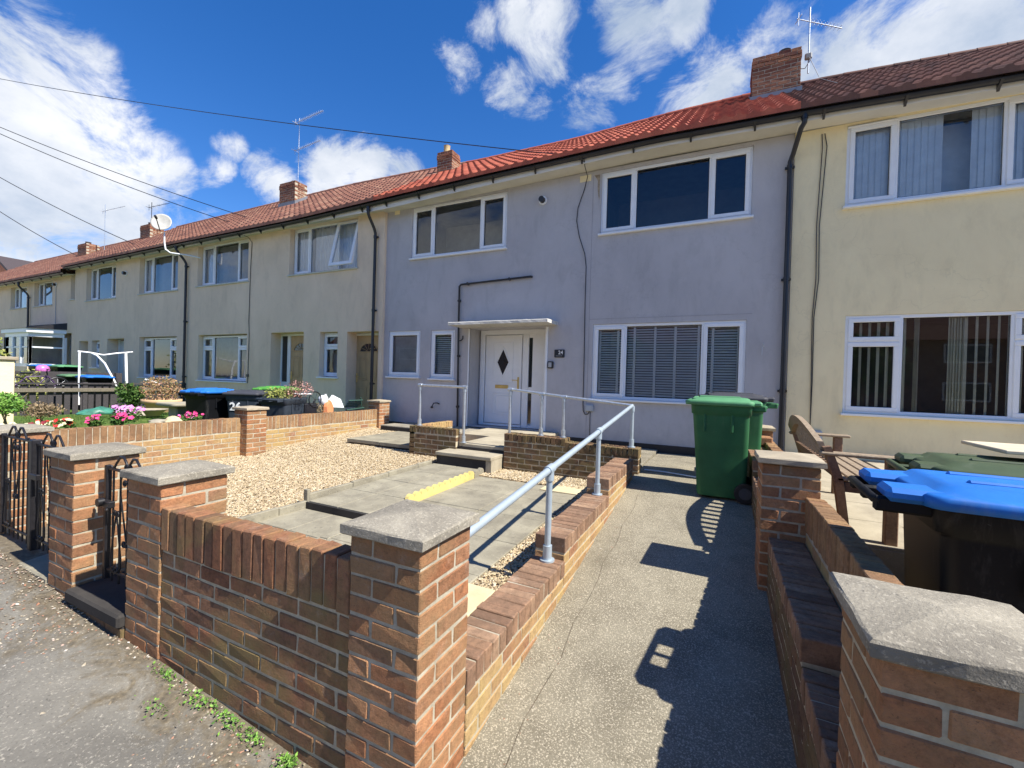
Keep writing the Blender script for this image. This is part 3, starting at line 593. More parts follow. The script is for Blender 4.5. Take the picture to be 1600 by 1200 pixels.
# ------------------------------------------------------------------ terrace
EX = [-23.2, -15.4, -10, -7, -5, -1.1, 1, 3.2, 6, 9]; EZ = [5.40, 5.455, 5.464, 5.545, 5.60, 5.665, 5.61, 5.52, 5.46, 5.42]
def ez(x): return interp(x, EX, EZ)
RX = [-23, -12.1, -9.5, -6.8, -3.8, -1.3, .4, 2, 5, 9]; RZ = [8.24, 8.34, 8.28, 8.19, 8.18, 8.29, 8.31, 8.28, 8.12, 8.0]
def rz(x): return interp(x, RX, RZ)
FX = [-23, -15.4, -10, -7, -5, -1.1, 1, 3.5, 9]; FZ = [5.32, 5.36, 5.38, 5.36, 5.43, 5.54, 5.49, 5.40, 5.36]
def fz(x): return interp(x, FX, FZ)
def tiles(m, x0, x1, dzr=0, nc=13, per=.20, amp=.040):
    PR = [1, .86, .12, 0, .02, .0, .10, .80]; nx = max(2, round((x1-x0)/per))*8
    Y0, Y1 = 7.50, 11.5
    for k in range(nc):
        t0, t1 = k/nc, (k+1)/nc+.004
        rows = []
        for (t, lift) in ((t0, .0), (t0, .046), (t1, .012)):
            row = []
            for i in range(nx+1):
                x = x0+(x1-x0)*i/nx; pass
                h = amp*PR[i % 8]
                z = (ez(x)+.02+dzr)*(1-t)+(rz(x)+dzr)*t
                if k == nc-1 and t is t1: pass
                row.append((x, Y0+(Y1-Y0)*t+(0 if lift else .0), z+lift+(h if lift else -.03)))
            rows.append(row)
        o = len(m.v)
        for r_ in rows: m.v += r_
        n1 = nx+1; rr = [rnd() for _ in range(nx//8+2)]
        for j in range(2):
            for i in range(nx):
                m.f.append((o+j*n1+i, o+j*n1+i+1, o+(j+1)*n1+i+1, o+(j+1)*n1+i)); m.r.append(rr[(i+4)//8]); m.mi.append(0); m.sm.append(j == 1)
def wallface(m, x0, x1, z0, zt, Y, holes, depth, mi=0):
    """front wall with rectangular openings and their reveals; zt is a function"""
    xs = sorted(set([x0, x1]+[h[0] for h in holes]+[h[1] for h in holes])); zs = sorted(set([z0, 5.0]+[h[2] for h in holes]+[min(h[3], 99) for h in holes]))
    top = 99.0; zs = [z for z in zs if z < 50]+[top]
    Z = lambda x, z: zt(x) if z == top else z
    for i in range(len(xs)-1):
        for j in range(len(zs)-1):
            a, b_, c, d = xs[i], xs[i+1], zs[j], zs[j+1]
            if any(h[0] <= a+1e-6 and h[1] >= b_-1e-6 and h[2] <= c+1e-6 and h[3] >= d-1e-6 for h in holes if d < 50): continue
            m.quad((a, Y, Z(a, c)), (b_, Y, Z(b_, c)), (b_, Y, Z(b_, d)), (a, Y, Z(a, d)), .5, mi)
    for h in holes:
        a, b_, c, d = h[:4]; dp_ = h[4] if len(h) > 4 else depth
        m.quad((a, Y, c), (a, Y, d), (a, Y+dp_, d), (a, Y+dp_, c), .5, mi); m.quad((b_, Y, c), (b_, Y+dp_, c), (b_, Y+dp_, d), (b_, Y, d), .5, mi)
        m.quad((a, Y, d), (b_, Y, d), (b_, Y+dp_, d), (a, Y+dp_, d), .5, mi); m.quad((a, Y, c), (a, Y+dp_, c), (b_, Y+dp_, c), (b_, Y, c), .5, mi)
def window(par, x0, x1, z0, z1, Y, mull=(), sash=(0, 2), trans=None, inside=None, sill=True, open_sash=None, label=None, sillx=(0, 0), room=DARKROOM):
    f = MB(); fo = .052; e = .075
    f.cbox(x0, x1, Y, Y+e, z0, z0+fo, .006); f.cbox(x0, x1, Y, Y+e, z1-fo, z1, .006)
    f.cbox(x0, x0+fo, Y+.001, Y+e-.001, z0+fo, z1-fo, .004); f.cbox(x1-fo, x1, Y+.001, Y+e-.001, z0+fo, z1-fo, .004)
    edges = [x0+fo]+[q for mm in mull for q in (mm-.024, mm+.024)]+[x1-fo]
    for mm in mull: f.cbox(mm-.024, mm+.024, Y+.002, Y+e-.002, z0+fo, z1-fo, .004)
    lights = [(edges[2*i], edges[2*i+1]) for i in range(len(edges)//2)]
    gl = MB(); zr = [(z0+fo, z1-fo)]
    for i, (a, b_) in enumerate(lights):
        parts_ = [(z0+fo, z1-fo)]
        if trans and i in sash:
            f.cbox(a, b_, Y+.002, Y+e-.002, trans-.022, trans+.022, .004); parts_ = [(z0+fo, trans-.022), (trans+.022, z1-fo)]
        for (c, d) in parts_:
            if open_sash == i:
                # top-hung casement swung out at the bottom
                sm = MB(); w = .05; ang = R(13)
                def T(x, yy, z): return (x, Y-.02+yy*math.cos(ang)-(d-z)*math.sin(ang), d-(d-z)*math.cos(ang)-yy*math.sin(ang)*0)
                for (p, q, r_, s_) in ((a-.03, b_+.03, c-.03, c+w), (a-.03, b_+.03, d-w, d+.0), (a-.03, a+w, c+w, d-w), (b_-w, b_+.03, c+w, d-w)):
                    vs = [T(x, yy, z) for z in (r_, s_) for yy in (-.03, .03) for x in (p, q)]
                    sm.add(vs, [(0,2,3,1),(4,5,7,6),(0,1,5,4),(2,6,7,3),(0,4,6,2),(1,3,7,5)])
                so_ = sm.build('open_sash', UPVC, par); 
                gg = MB(); gg.quad(T(a+w, 0, c+w), T(b_-w, 0, c+w), T(b_-w, 0, d-w), T(a+w, 0, d-w)); gg.build('pane', GLASS, so_)
                continue
            if i in sash:
                w = .05; y_ = Y-.014; y2 = Y+.05
                f.cbox(a-.012, b_+.012, y_, y2, c-.012, c+w, .007); f.cbox(a-.012, b_+.012, y_, y2, d-w, d+.012, .007)
                f.cbox(a-.012, a+w, y_+.001, y2, c+w, d-w, .006); f.cbox(b_-w, b_+.012, y_+.001, y2, c+w, d-w, .006)
                a2, b2, c2, d2_ = a+w, b_-w, c+w, d-w
            else: a2, b2, c2, d2_ = a, b_, c, d
            f.box(a2, b2, Y+.0201, Y+.0215, c2, c2+.008, .5, 1); f.box(a2, b2, Y+.0201, Y+.0215, d2_-.008, d2_, .5, 1)
            f.box(a2, a2+.008, Y+.0201, Y+.0215, c2+.008, d2_-.008, .5, 1); f.box(b2-.008, b2, Y+.0201, Y+.0215, c2+.008, d2_-.008, .5, 1)
            gl.quad((a2, Y+.03, c2), (b2, Y+.03, c2), (b2, Y+.03, d2_), (a2, Y+.03, d2_))
    w_ = f.build('window', [UPVC, UPVC_D], par)
    if label: w_['label'] = label
    gl.build('pane', GLASS, w_)
    if sill:
        sm = MB(); sm.cbox(x0-.03+sillx[0], x1+.03+sillx[1], Y-.085, Y+.02, z0-.038, z0-.002, .006); sm.build('sill', UPVC, w_)
    rm = MB(); a, b_, c, d, y0, y1 = x0+.02, x1-.02, z0+.02, z1-.02, Y+.078, Y+1.6
    A, B, C_, D = x0-.02, x1+.02, z0-.1, z1+.02
    rm.quad((A, y1, C_), (A, y1, D), (B, y1, D), (B, y1, C_)); rm.quad((A, y0, C_), (A, y0, D), (A, y1, D), (A, y1, C_)); rm.quad((B, y0, C_), (B, y1, C_), (B, y1, D), (B, y0, D))
    rm.quad((A, y0, D), (B, y0, D), (B, y1, D), (A, y1, D)); rm.quad((A, y0, C_), (A, y1, C_), (B, y1, C_), (B, y0, C_))
    rm.build('room_walls', room, w_)
    if inside: inside(w_, x0+.04, x1-.04, z0+.03, z1-.03, Y+.10)
    return w_
def venetian(par, x0, x1, z0, z1, y, tapes=()):
    m = MB(); z = z1-.03
    while z > z0: m.add([(x0, y-.018, z-.017), (x1, y-.018, z-.017), (x1, y+.010, z+.016), (x0, y+.010, z+.016)], [(0, 1, 2, 3)]); z -= .046
    for t in tapes: m.box(t-.022, t+.022, y-.026, y-.024, z0, z1)
    m.build('venetian_blind', SLATM, par)
def curtain(mat, x0f=0, x1f=1, amp=.02, per=.09, dy=0, name='curtain', z0f=0):
    def fn(par, x0, x1, z0, z1, y):
        m = MB(); a, b_ = x0+(x1-x0)*x0f, x0+(x1-x0)*x1f; n = int((b_-a)/.012); z0 = z0+(z1-z0)*z0f
        p = [(a+(b_-a)*i/n, y+dy+amp*math.sin(2*math.pi*(a+(b_-a)*i/n)/per)+amp*.5*math.sin(17*(a+i*.012))) for i in range(n+1)]
        vs = [(q[0], q[1], z0) for q in p]+[(q[0], q[1], z1) for q in p]
        m.add(vs, [(i, i+1, n+2+i, n+1+i) for i in range(n)], .5, 0, True); m.build(name, mat, par)
    return fn
def vslats(mat, ranges, pitch=.09, w=.085, ang=25):
    def fn(par, x0, x1, z0, z1, y):
        m = MB()
        for (a, b_) in ranges:
            x = x0+(x1-x0)*a; e = x0+(x1-x0)*b_
            while x < e:
                an = R(ang+U(-4, 4)); dx, dy = w/2*math.cos(an), w/2*math.sin(an)
                m.quad((x-dx, y-dy, z0), (x+dx, y+dy, z0), (x+dx, y+dy, z1), (x-dx, y-dy, z1)); x += pitch
        m.build('vertical_blind', mat, par)
    return fn
def multi(*fs):
    def fn(*a):
        for f in fs: f(*a)
    return fn
def prism(m, pts, y0, y1, mi=0):
    """pts (x,z) outline extruded in y"""
    m.loft([[(x, y0, z) for x, z in pts], [(x, y1, z) for x, z in pts]], True, True, mi, .5, False)
def shell(t, x0, x1, Y, wallm, holes, depth, tile, zt, plinth=True, soff=SOFFIT, dzr=0, z0=.2, sides=True, fasc=FASCIA, sideY=None):
    m = MB(); wallface(m, x0, x1, z0, zt, Y, holes, depth)
    YB = 15.5
    for x in (x0, x1):
        m.add([(x, Y, z0), (x, YB, z0), (x, YB, 5.4), (x, 11.5, rz(x)+dzr-.06), (x, Y+.0, 5.42)], [(0, 1, 2, 3, 4)])
    m.quad((x0, YB, z0), (x1, YB, z0), (x1, YB, 5.4), (x0, YB, 5.4))
    m.build('wall', wallm, t)
    r_ = MB(); tiles(r_, x0, x1, dzr)
    n = 12; xs = lin(x0, x1, n)
    for i in range(n-1): r_.quad((xs[i], 11.5, rz(xs[i])+dzr+.01), (xs[i+1], 11.5, rz(xs[i+1])+dzr+.01), (xs[i+1], 15.9, 5.4), (xs[i], 15.9, 5.4))
    x = x0
    while x < x1-.01:
        e = min(x+.42, x1); pts = []
        rings = []
        for xx, rr in ((x, .105), (e, .098)):
            rings.append([(xx, 11.5+rr*math.cos(R(a))*1.1, rz(xx)+dzr+.0+rr*math.sin(R(a))*.85) for a in range(-20, 201, 20)])
        r_.loft(rings, False, True, 0, rnd()); x += .42
    roof = r_.build('roof', tile, t)
    f = MB()
    def strip(m, fa, fb, ya, yb):
        for i in range(len(xs2)-1):
            a, b_ = xs2[i], xs2[i+1]
            vs = [(a, ya, fa(a)), (b_, ya, fa(b_)), (b_, yb, fa(b_)), (a, yb, fa(a)), (a, ya, fb(a)), (b_, ya, fb(b_)), (b_, yb, fb(b_)), (a, yb, fb(a))]
            m.add(vs, [(3, 2, 1, 0), (4, 5, 6, 7), (0, 1, 5, 4), (2, 3, 7, 6)])
    xs2 = lin(x0, x1, 14)
    strip(f, lambda x: fz(x)+dzr, lambda x: ez(x)+dzr-.01, 7.65, 7.672); f.build('fascia', fasc, t)
    s_ = MB()
    for i in range(len(xs2)-1):
        a, b_ = xs2[i], xs2[i+1]
        s_.add([(a, 7.672, fz(a)+.03+dzr), (b_, 7.672, fz(b_)+.03+dzr), (b_, Y+.3, zt(b_)-.002), (a, Y+.3, zt(a)-.002)], [(0, 3, 2, 1)])
    s_.build('soffit', soff, t)
    g_ = MB(); rings = []
    for x in xs2:
        z = ez(x)+dzr-.005; rings.append([(x, 7.60+.052*math.cos(R(a)), z-.0+.075*math.sin(R(a))) for a in range(180, 361, 20)]+[(x, 7.60+.046*math.cos(R(a)), z+.068*math.sin(R(a))) for a in range(360, 179, -20)])
    g_.loft(rings, True, True, 0); 
    x = x0+.3
    while x < x1: 
        z = ez(x)+dzr; g_.add([(x-.015, 7.64, z-.02), (x+.015, 7.64, z-.02), (x+.015, 7.535, z-.05), (x-.015, 7.535, z-.05), (x-.015, 7.64, z-.15), (x+.015, 7.64, z-.15)], [(3, 2, 5, 4), (0, 3, 4), (1, 5, 2), (0, 1, 2, 3)]); x += .92
    # dark under-tile board
    for i in range(len(xs2)-1):
        a, b_ = xs2[i], xs2[i+1]; g_.quad((a, 7.49, ez(a)+dzr-.012), (b_, 7.49, ez(b_)+dzr-.012), (b_, 7.68, ez(b_)+dzr+.05), (a, 7.68, ez(a)+dzr+.05))
    g_.build('gutter', BLACKP, t)
    return roof
def downpipe(t, xt, xb, Y, zt, zb, r=.036):
    m = MB(); m.tube([(xt, 7.6, zt), (xt, 7.6, zt-.12), (xt+(xb-xt)*.3, 7.63, zt-.18), (xb+(xt-xb)*.25, Y-.04, zt-.42), (xb, Y, zt-.52), (xb, Y, zt-1.2), (xb, Y, zb)], r, 10)
    m.disc((xt, 7.6, zt-.02), (0, 0, 1), .045, .1); z = zt-.6
    while z > zb+.3: m.tube([(xb, Y, z-.03), (xb, Y, z+.03)], r+.009, 10); m.cbox(xb-.065, xb+.065, Y+.01, Y+.05, z-.018, z+.018, .004); z -= 1.75
    m.build('downpipe', BLACKP, t)
def chimney(roof, x0, x1, y0, y1, zt, mat=BR_CHIM, pots=(), flash=True, ragged=False):
    m = MB(); z0 = 6.9; n = int((zt-z0)/.075)
    for k in range(n):
        z = zt-.075*(n-k); ins = -.012 if n-k in (2, 3) else 0
        if ragged and k >= n-1: xr = (x0, x0+.38)
        else: xr = (x0, x1)
        courses(m, 'x', xr[0]+ins, xr[1]-ins, y0+ins, y0+BD, z, 1, k); courses(m, 'x', xr[0]+ins, xr[1]-ins, y1-BD, y1-ins, z, 1, k)
        courses(m, 'y', y0+BD, y1-BD, x0+ins, x0+BD, z, 1, k+1)
        if xr[1] == x1: courses(m, 'y', y0+BD, y1-BD, x1-BD, x1-ins, z, 1, k+1)
    core(m, x0, x1, y0, y1, z0-.3, zt-.01, 1)
    c = m.build('chimney', [mat, MORTAR], roof)
    if flash:
        f = MB(); s_ = .675
        for (a, b_) in ((x0-.03, x1+.03),):
            za = 5.6+(y0-.02-7.6)*s_; zb = 5.6+(y1+.02-7.6)*s_
            f.add([(a, y0-.02, za-.05), (b_, y0-.02, za-.05), (b_, y0-.02, za+.2), (a, y0-.02, za+.2)], [(0, 1, 2, 3)])
            for x in (a, b_): f.add([(x, y0-.02, za-.05), (x, y0-.02, za+.2), (x, y1, zb+.2), (x, y1, zb-.05)], [(0, 1, 2, 3)])
        f.build('lead_flashing', simple('lead', (.20, .21, .23), .5, .3, .15), c)
    for (px, py, rr, h, mt) in pots:
        p = MB(); p.tube([(px, py, zt-.05), (px, py, zt+h*.2), (px, py, zt+h*.85), (px, py, zt+h)], rr, 14, True, radii=[rr*1.05, rr, rr*.88, rr]); p.build('chimney_pot', mt, c)
    return c
BUFF = simple('buff_clay', (.50, .36, .17), .7); DARKCLAY = simple('sooty_clay', (.05, .045, .045), .8)
def flue(t, x, z, Y):
    m = MB(); m.disc((x, Y-.01, z), (0, 1, 0), .085, .03, 18); p = m.build('flue_collar', UPVC, t)
    m = MB(); m.tube([(x, Y-.02, z), (x, Y-.11, z)], .058, 14); m.build('flue_terminal', BLACKP, p)
# ---------------- the grey house
G = thing('terraced_house', (-3.1, 8, .4), 'lilac grey rendered house with bright red roof tiles and white front door', 'house', 'houses of the terrace')
gh = [(-6.53, -4.07, 4.255, 5.425, .12), (-2.10, .39, 4.295, 5.44, .12), (-2.18, .377, 1.215, 2.605, .12), (-7.135, -6.208, 1.52, 2.585, .12), (-5.912, -5.267, 1.50, 2.58, .12), (-4.885, -3.13, .49, 2.60, .50)]
gzt = lambda x: interp(x, [-7.3, -5, -1, 1], [5.46, 5.47, 5.52, 5.50])
roofG = shell(G, -7.28, .955, 8.0, GREY, gh, .12, T_RED, gzt)
p = MB(); p.box(-7.27, -4.92, 7.985, 7.999, .2, .455); p.box(-3.1, .95, 7.985, 7.999, .1, .445); p.build('plinth', PLINTH, G)
window(G, -6.53, -4.07, 4.255, 5.425, 8.025, (-5.93, -4.70), inside=curtain(ROOMPALE, 0, 1, .003, .5, 1.2, 'room_partition'), room=ROOMPALE)
window(G, -2.10, .39, 4.295, 5.44, 8.025, (-1.48, -.235))
window(G, -2.18, .377, 1.215, 2.605, 8.02, (-1.575, -.275), inside=lambda par, x0, x1, z0, z1, y: venetian(par, x0, x1, z0, z1, y, (-2.06, -1.72, -1.42, -1.06, -.72, -.34, -.12, .27)))
window(G, -7.135, -6.208, 1.52, 2.585, 8.02, (), (0,), inside=curtain(simple('frosted_film', (.42,.45,.46), .8), 0, 1, .002, .4, -.02, 'frosted_blind'))
window(G, -5.912, -5.267, 1.50, 2.58, 8.02, (), (0,), inside=lambda par, x0, x1, z0, z1, y: venetian(par, x0, x1, z0, z1, y))
# door
d = MB(); Y = 8.43
d.box(-4.885, -3.13, 8.47, 8.499, .49, 2.6); 
d.cbox(-4.84, -4.73, Y-.03, Y+.04, .5, 2.6, .008); d.cbox(-4.73, -3.2, Y-.03, Y+.04, 2.50, 2.6, .008); d.cbox(-3.80, -3.66, Y-.03, Y+.04, .5, 2.5, .006); d.cbox(-3.575, -3.14, Y-.03, Y+.04, .5, 2.5, .006)
d.cbox(-4.73, -3.81, Y-.035, Y+.03, .5, .545, .006); d.box(-3.70, -3.53, Y-.02, Y+.02, .5, .56); d.box(-3.70, -3.53, Y-.02, Y+.02, 1.27, 1.37); d.box(-3.7, -3.53, Y-.02, Y+.02, 2.42, 2.5)
dfr = d.build('door_frame', UPVC, G)
d = MB(); d.quad((-3.665, Y+.0, .60), (-3.57, Y, .60), (-3.57, Y, 1.29), (-3.665, Y, 1.29)); d.quad((-3.665, Y, 1.37), (-3.57, Y, 1.37), (-3.57, Y, 2.46), (-3.665, Y, 2.46)); d.build('side_pane', DGLASS, dfr)
d = MB(); d.cbox(-4.71, -3.83, Y-.012, Y+.03, .56, 2.485, .006)
def mould(x0, x1, z0, z1, w=.022, pr=.010):
    for (a, b_, c, e) in ((x0, x1, z0, z0+w), (x0, x1, z1-w, z1), (x0, x0+w, z0+w, z1-w), (x1-w, x1, z0+w, z1-w)): d.cbox(a, b_, Y-.012-pr, Y-.010, c, e, .006)
mould(-4.51, -4.03, 1.44, 2.335); mould(-4.51, -4.03, .745, 1.225); mould(-4.45, -4.09, .80, 1.17, .018)
cx, cz = -4.27, 1.895
def dia(hw, hh): return [(cx, cz+hh), (cx+hw, cz), (cx, cz-hh), (cx-hw, cz)]
o_, i_ = dia(.165, .345), dia(.138, .285)
vs = [(x, Y-.026, z) for x, z in o_]+[(x, Y-.030, z) for x, z in i_]+[(x, Y-.012, z) for x, z in o_]+[(x, Y-.014, z) for x, z in i_]
d.add(vs, [(k, (k+1) % 4, 4+(k+1) % 4, 4+k) for k in range(4)]+[(k, 8+k, 8+(k+1) % 4, (k+1) % 4) for k in range(4)]+[(4+k, 4+(k+1) % 4, 12+(k+1) % 4, 12+k) for k in range(4)])
door = d.build('door', UPVC, G)
d = MB(); d.add([(x, Y-.016, z) for x, z in i_], [(0, 1, 2, 3)]); d.build('diamond_pane', DGLASS, door)
d = MB(); d.cbox(-4.45, -4.13, Y-.03, Y-.008, 1.325, 1.40, .006); d.cbox(-4.42, -4.16, Y-.036, Y-.028, 1.34, 1.385, .003); d.build('letterbox', BRASS, door)
d = MB(); d.cbox(-3.915, -3.875, Y-.03, Y-.01, 1.31, 1.58, .006); d.tube([(-3.895, Y-.03, 1.51), (-3.895, Y-.07, 1.51), (-3.92, Y-.075, 1.51), (-4.02, Y-.072, 1.512)], .0095, 8); d.build('door_handle', BRASS, door)
# concrete canopy over the door
d = MB(); n = 26; xs = lin(-5.09, -2.89, n); ring = []
for x in xs: ring.append([(x, 7.45+U(-.003, .003), 2.605), (x, 8.0, 2.61), (x, 8.0, 2.68), (x, 7.465, 2.668+U(-.004, .004)), (x, 7.452+U(-.003, .004), 2.655)])
d.loft(ring, True, True, 0, .5, False); d.build('door_canopy', concrete('peeling_white_concrete', (.62,.60,.55), (.48,.46,.41), .5, .6, 40, (.78,.76,.70), (.10,.09,.08), .55), G)
for a_, b_ in ((-4.915, -4.885), (-3.13, -3.08)):
    d = MB(); d.cbox(a_, b_, 7.987, 8.02, .48, 2.59, .004); d.build('door_trim', UPVC, G)
downpipe(G, 1.02, .895, 7.93, 5.56, .36); flue(G, -3.272, 5.102, 8.0)
d = MB(); d.tube([(-3.46, 7.99, 3.60), (-3.47, 7.955, 3.60), (-4.2, 7.955, 3.578), (-5.12, 7.955, 3.552), (-5.158, 7.955, 3.515), (-5.152, 7.955, 2.72), (-5.128, 7.955, 1.4), (-5.11, 7.955, .47)], .022, 8)
for (x, z) in ((-3.95, 3.585), (-4.95, 3.557), (-5.155, 3.2), (-5.13, 2.0), (-5.12, .9)): d.disc((x, 7.96, z), (0, 1, 0), .032, .05, 10)
d.tube([(-5.13, 7.955, 2.33), (-5.07, 7.95, 2.34), (-5.03, 7.95, 2.37), (-5.03, 7.95, 2.44)], .014, 8)
d.build('waste_pipe', BLACKP, G)
for a_, b_, c_ in ((-2.52, -2.3, 5.33), (-7.05, -6.9, 5.34)):
    d = MB(); d.cbox(a_, b_, 7.99, 8.001, c_, 5.45, .004); d.build('bare_render_patch', CREAM, G)
BEAD = simple('dull_render_bead', (.33,.32,.34), .9, var=.15)
m = MB(); m.box(-2.262, -2.254, 7.9965, 7.9995, .46, 5.42); m.build('render_bead', BEAD, G)
m = MB(); m.box(-2.262+.009, .45, 7.9965, 7.9995, 2.700, 2.708); m.build('render_bead', BEAD, G)
m = MB(); m.add([(-2.13, 7.996, 5.42), (-2.24, 7.996, 5.42), (-2.20, 7.996, 5.36), (-2.17, 7.996, 5.30), (-2.175, 7.996, 5.15), (-2.15, 7.996, 5.0), (-2.13, 7.996, 4.94)], [(0, 1, 2, 3), (0, 3, 4), (0, 4, 5, 6)]); m.build('bare_render_patch', simple('stained_sand_render', (.33,.27,.20), .95, var=.4, scale=14), G)
chimney(roofG, .42, 1.26, 10.05, 10.65, 8.24, ragged=False, pots=((1.0, 10.3, .12, .12, DARKCLAY),))
chimney(roofG, -8.10 if False else -7.49, -6.98, 10.2, 10.6, 7.98, flash=False, pots=((-7.3, 10.4, .10, .24, BUFF),))
# ---------------- cream house on the right
H = thing('terraced_house', (4.9, 7.97, .4), 'cream rendered house with dark brown roof at right, vertical blinds in its windows', 'house', 'houses of the terrace')
rh = [(1.615, 4.05, 4.245, 5.455, .12), (1.672, 4.10, 1.165, 2.615, .12)]
rzt = lambda x: 5.49
roofH = shell(H, .957, 8.9, 7.97, CREAM, rh, .12, T_DRK, rzt, soff=SOFFIT_R, fasc=SOFFIT_R)
window(H, 1.615, 4.05, 4.245, 5.455, 7.985, (2.205, 3.335), inside=multi(vslats(VBLIND, ((.0, .23), (.25, .46), (.60, 1.0)), .075, .085, 12), curtain(VBLIND, 0, 1, .004, .9, .35, 'net_curtain')))
window(H, 1.672, 4.10, 1.165, 2.615, 7.985, (2.325, 3.475), trans=2.225, inside=multi(vslats(VBLIND2, ((.03, .27), (.29, .33)), .105, .088, 52), vslats(VBLIND2, ((.34, .36),), .02, .088, 60), vslats(VBLIND2, ((.50, .57),), .03, .088, 50), vslats(VBLIND2, ((.57, 1.0),), .11, .088, 50)))
d = MB(); d.cbox(1.62, 2.2, 7.95, 7.975, 5.41, 5.43, .004); d.build('trickle_vent', UPVC, H)
# ---------------- beige houses on the left
def beige(x0, x1, label, dzr=0):
    return thing('terraced_house', ((x0+x1)/2, 7.92, .45), label, 'house', 'houses of the terrace')
A = beige(-15.38, -7.28, 'beige rendered house beside the grey one, two oak effect doors and an opened upstairs window')
ah = [(-10.615, -8.135, 4.145, 5.44, .22), (-14.87, -12.37, 4.13, 5.43, .22), (-14.75, -12.35, 1.20, 2.635, .22), (-11.30, -9.975, .45, 2.635, .40), (-9.37, -8.73, 1.43, 2.61, .22), (-8.41, -7.385, .45, 2.597, .40)]
roofA = shell(A, -15.38, -7.281, 7.92, BEIGE, ah, .22, T_BRN, lambda x: 5.50)
def bsill(t, x0, x1, z, Y=7.92, mat=None):
    m = MB(); m.cbox(x0-.04, x1+.04, Y-.04, Y+.2, z-.005, z+.035, .006); m.build('sill_board', mat or simple('pale_sill', (.52,.52,.46), .7), t)
def drawn(m1, a, b_): return curtain(m1, a, b_, .025, .11)
window(A, -10.60, -8.145, 4.19, 5.45, 8.06, (-9.98, -8.93), inside=multi(curtain(CURT, 0, .27, .02, .1), curtain(CURT, .24, .98, .016, .13, .03)), sill=False, open_sash=2); bsill(A, -10.615, -8.135, 4.145)
window(A, -14.86, -12.38, 4.18, 5.44, 8.06, (-14.22, -13.05), inside=multi(curtain(CURT, 0, .2, .02, .1), curtain(ROOMPALE, .2, 1, .004, .4, .1)), sill=False); bsill(A, -14.87, -12.37, 4.13)
window(A, -14.74, -12.36, 1.25, 2.61, 8.06, (-14.17, -12.95), trans=2.24, inside=multi(curtain(ROOMPALE, 0, 1, .01, .3, .35), curtain(CURT, .86, 1, .02, .08)), sill=False, room=ROOMPALE); bsill(A, -14.75, -12.35, 1.20, 7.92, UPVC)
window(A, -9.365, -8.735, 1.47, 2.60, 8.06, (), (0,), trans=2.24, sill=False, inside=curtain(CURT, 0, .4, .02, .1, .2)); bsill(A, -9.37, -8.73, 1.42, 7.90, UPVC)
def oakdoor(t, x0, x1, z0, z1, Y, left_side=None, lab=None):
    f = MB()
    if left_side: f.cbox(left_side[0], left_side[0]+.07, Y-.03, Y+.05, z0, z1, .006); f.cbox(left_side[1]-.05, x0, Y-.03, Y+.05, z0, z1, .006); f.box(left_side[0]+.07, left_side[1]-.05, Y-.01, Y+.03, z0, z0+.72); f.box(left_side[0]+.07, left_side[1]-.05, Y-.02, Y+.03, z0+.72, z0+.78)
    else: f.cbox(x0-.07, x0, Y-.03, Y+.05, z0, z1, .006)
    f.cbox((left_side[0] if left_side else x0-.07), x1+.07, Y-.031, Y+.05, z1, z1+.06, .006); f.cbox(x1, x1+.07, Y-.03, Y+.05, z0, z1, .006)
    fr = f.build('door_frame', UPVC, t)
    if left_side:
        q = MB(); q.quad((left_side[0]+.07, Y, z0+.78), (left_side[1]-.05, Y, z0+.78), (left_side[1]-.05, Y, z1), (left_side[0]+.07, Y, z1)); q.build('side_pane', DGLASS, fr)
    m = MB(); m.cbox(x0, x1, Y-.01, Y+.035, z0, z1, .005); w = x1-x0
    for (a, b_, c, e) in ((.14, .45, .14, .36), (.55, .86, .14, .36), (.14, .45, .44, .72), (.55, .86, .44, .72)):
        X0, X1, Z0, Z1 = x0+w*a, x0+w*b_, z0+(z1-z0)*c, z0+(z1-z0)*e
        for (p_, q_, r_, s_) in ((X0, X1, Z0, Z0+.02), (X0, X1, Z1-.02, Z1), (X0, X0+.02, Z0+.02, Z1-.02), (X1-.02, X1, Z0+.02, Z1-.02)): m.cbox(p_, q_, Y-.02, Y-.009, r_, s_, .005)
        m.cbox(X0+.05, X1-.05, Y-.017, Y-.009, Z0+.05, Z1-.05, .006)
    zf = z0+(z1-z0)*.80; rr = w*.34; xc = (x0+x1)/2
    for k in range(5): 
        a = R(30*(k+1)); m.tube([(xc+.06*math.cos(a), Y-.02, zf+.05*math.sin(a)), (xc+rr*math.cos(a), Y-.02, zf+rr*.72*math.sin(a))], .006, 5)
    m.tube([(xc+rr*math.cos(R(a)), Y-.018, zf+rr*.72*math.sin(R(a))) for a in range(0, 181, 15)], .012, 6); m.tube([(xc-rr, Y-.018, zf), (xc+rr, Y-.018, zf)], .012, 6)
    dr = m.build('door', OAK, t)
    q = MB(); q.add([(xc, Y-.013, zf)]+[(xc+rr*math.cos(R(a)), Y-.013, zf+rr*.72*math.sin(R(a))) for a in range(0, 181, 12)], [(0, k, k+1) for k in range(1, 16)]); q.build('fan_pane', DGLASS, dr)
    q = MB(); q.cbox(x0+.04, x0+.075, Y-.03, Y-.01, z0+.85, z0+1.08, .005); q.tube([(x0+.057, Y-.03, z0+1.0), (x0+.057, Y-.065, z0+1.0), (x0+.16, Y-.065, z0+1.0)], .009, 6); q.build('door_handle', BRASS, dr)
oakdoor(A, -8.43, -7.56, .5, 2.53, 8.26); oakdoor(A, -10.90, -10.02, .5, 2.57, 8.26, (-11.33, -10.97))
downpipe(A, -7.5, -7.50, 7.85, 5.43, .4); 
chimney(roofA, -13.93, -13.14, 9.95, 10.42, 8.08, pots=((-13.5, 10.2, .1, .10, DARKCLAY),))
B = beige(-23.2, -15.38, 'beige rendered house with a satellite dish at its corner and a pale blue front door')
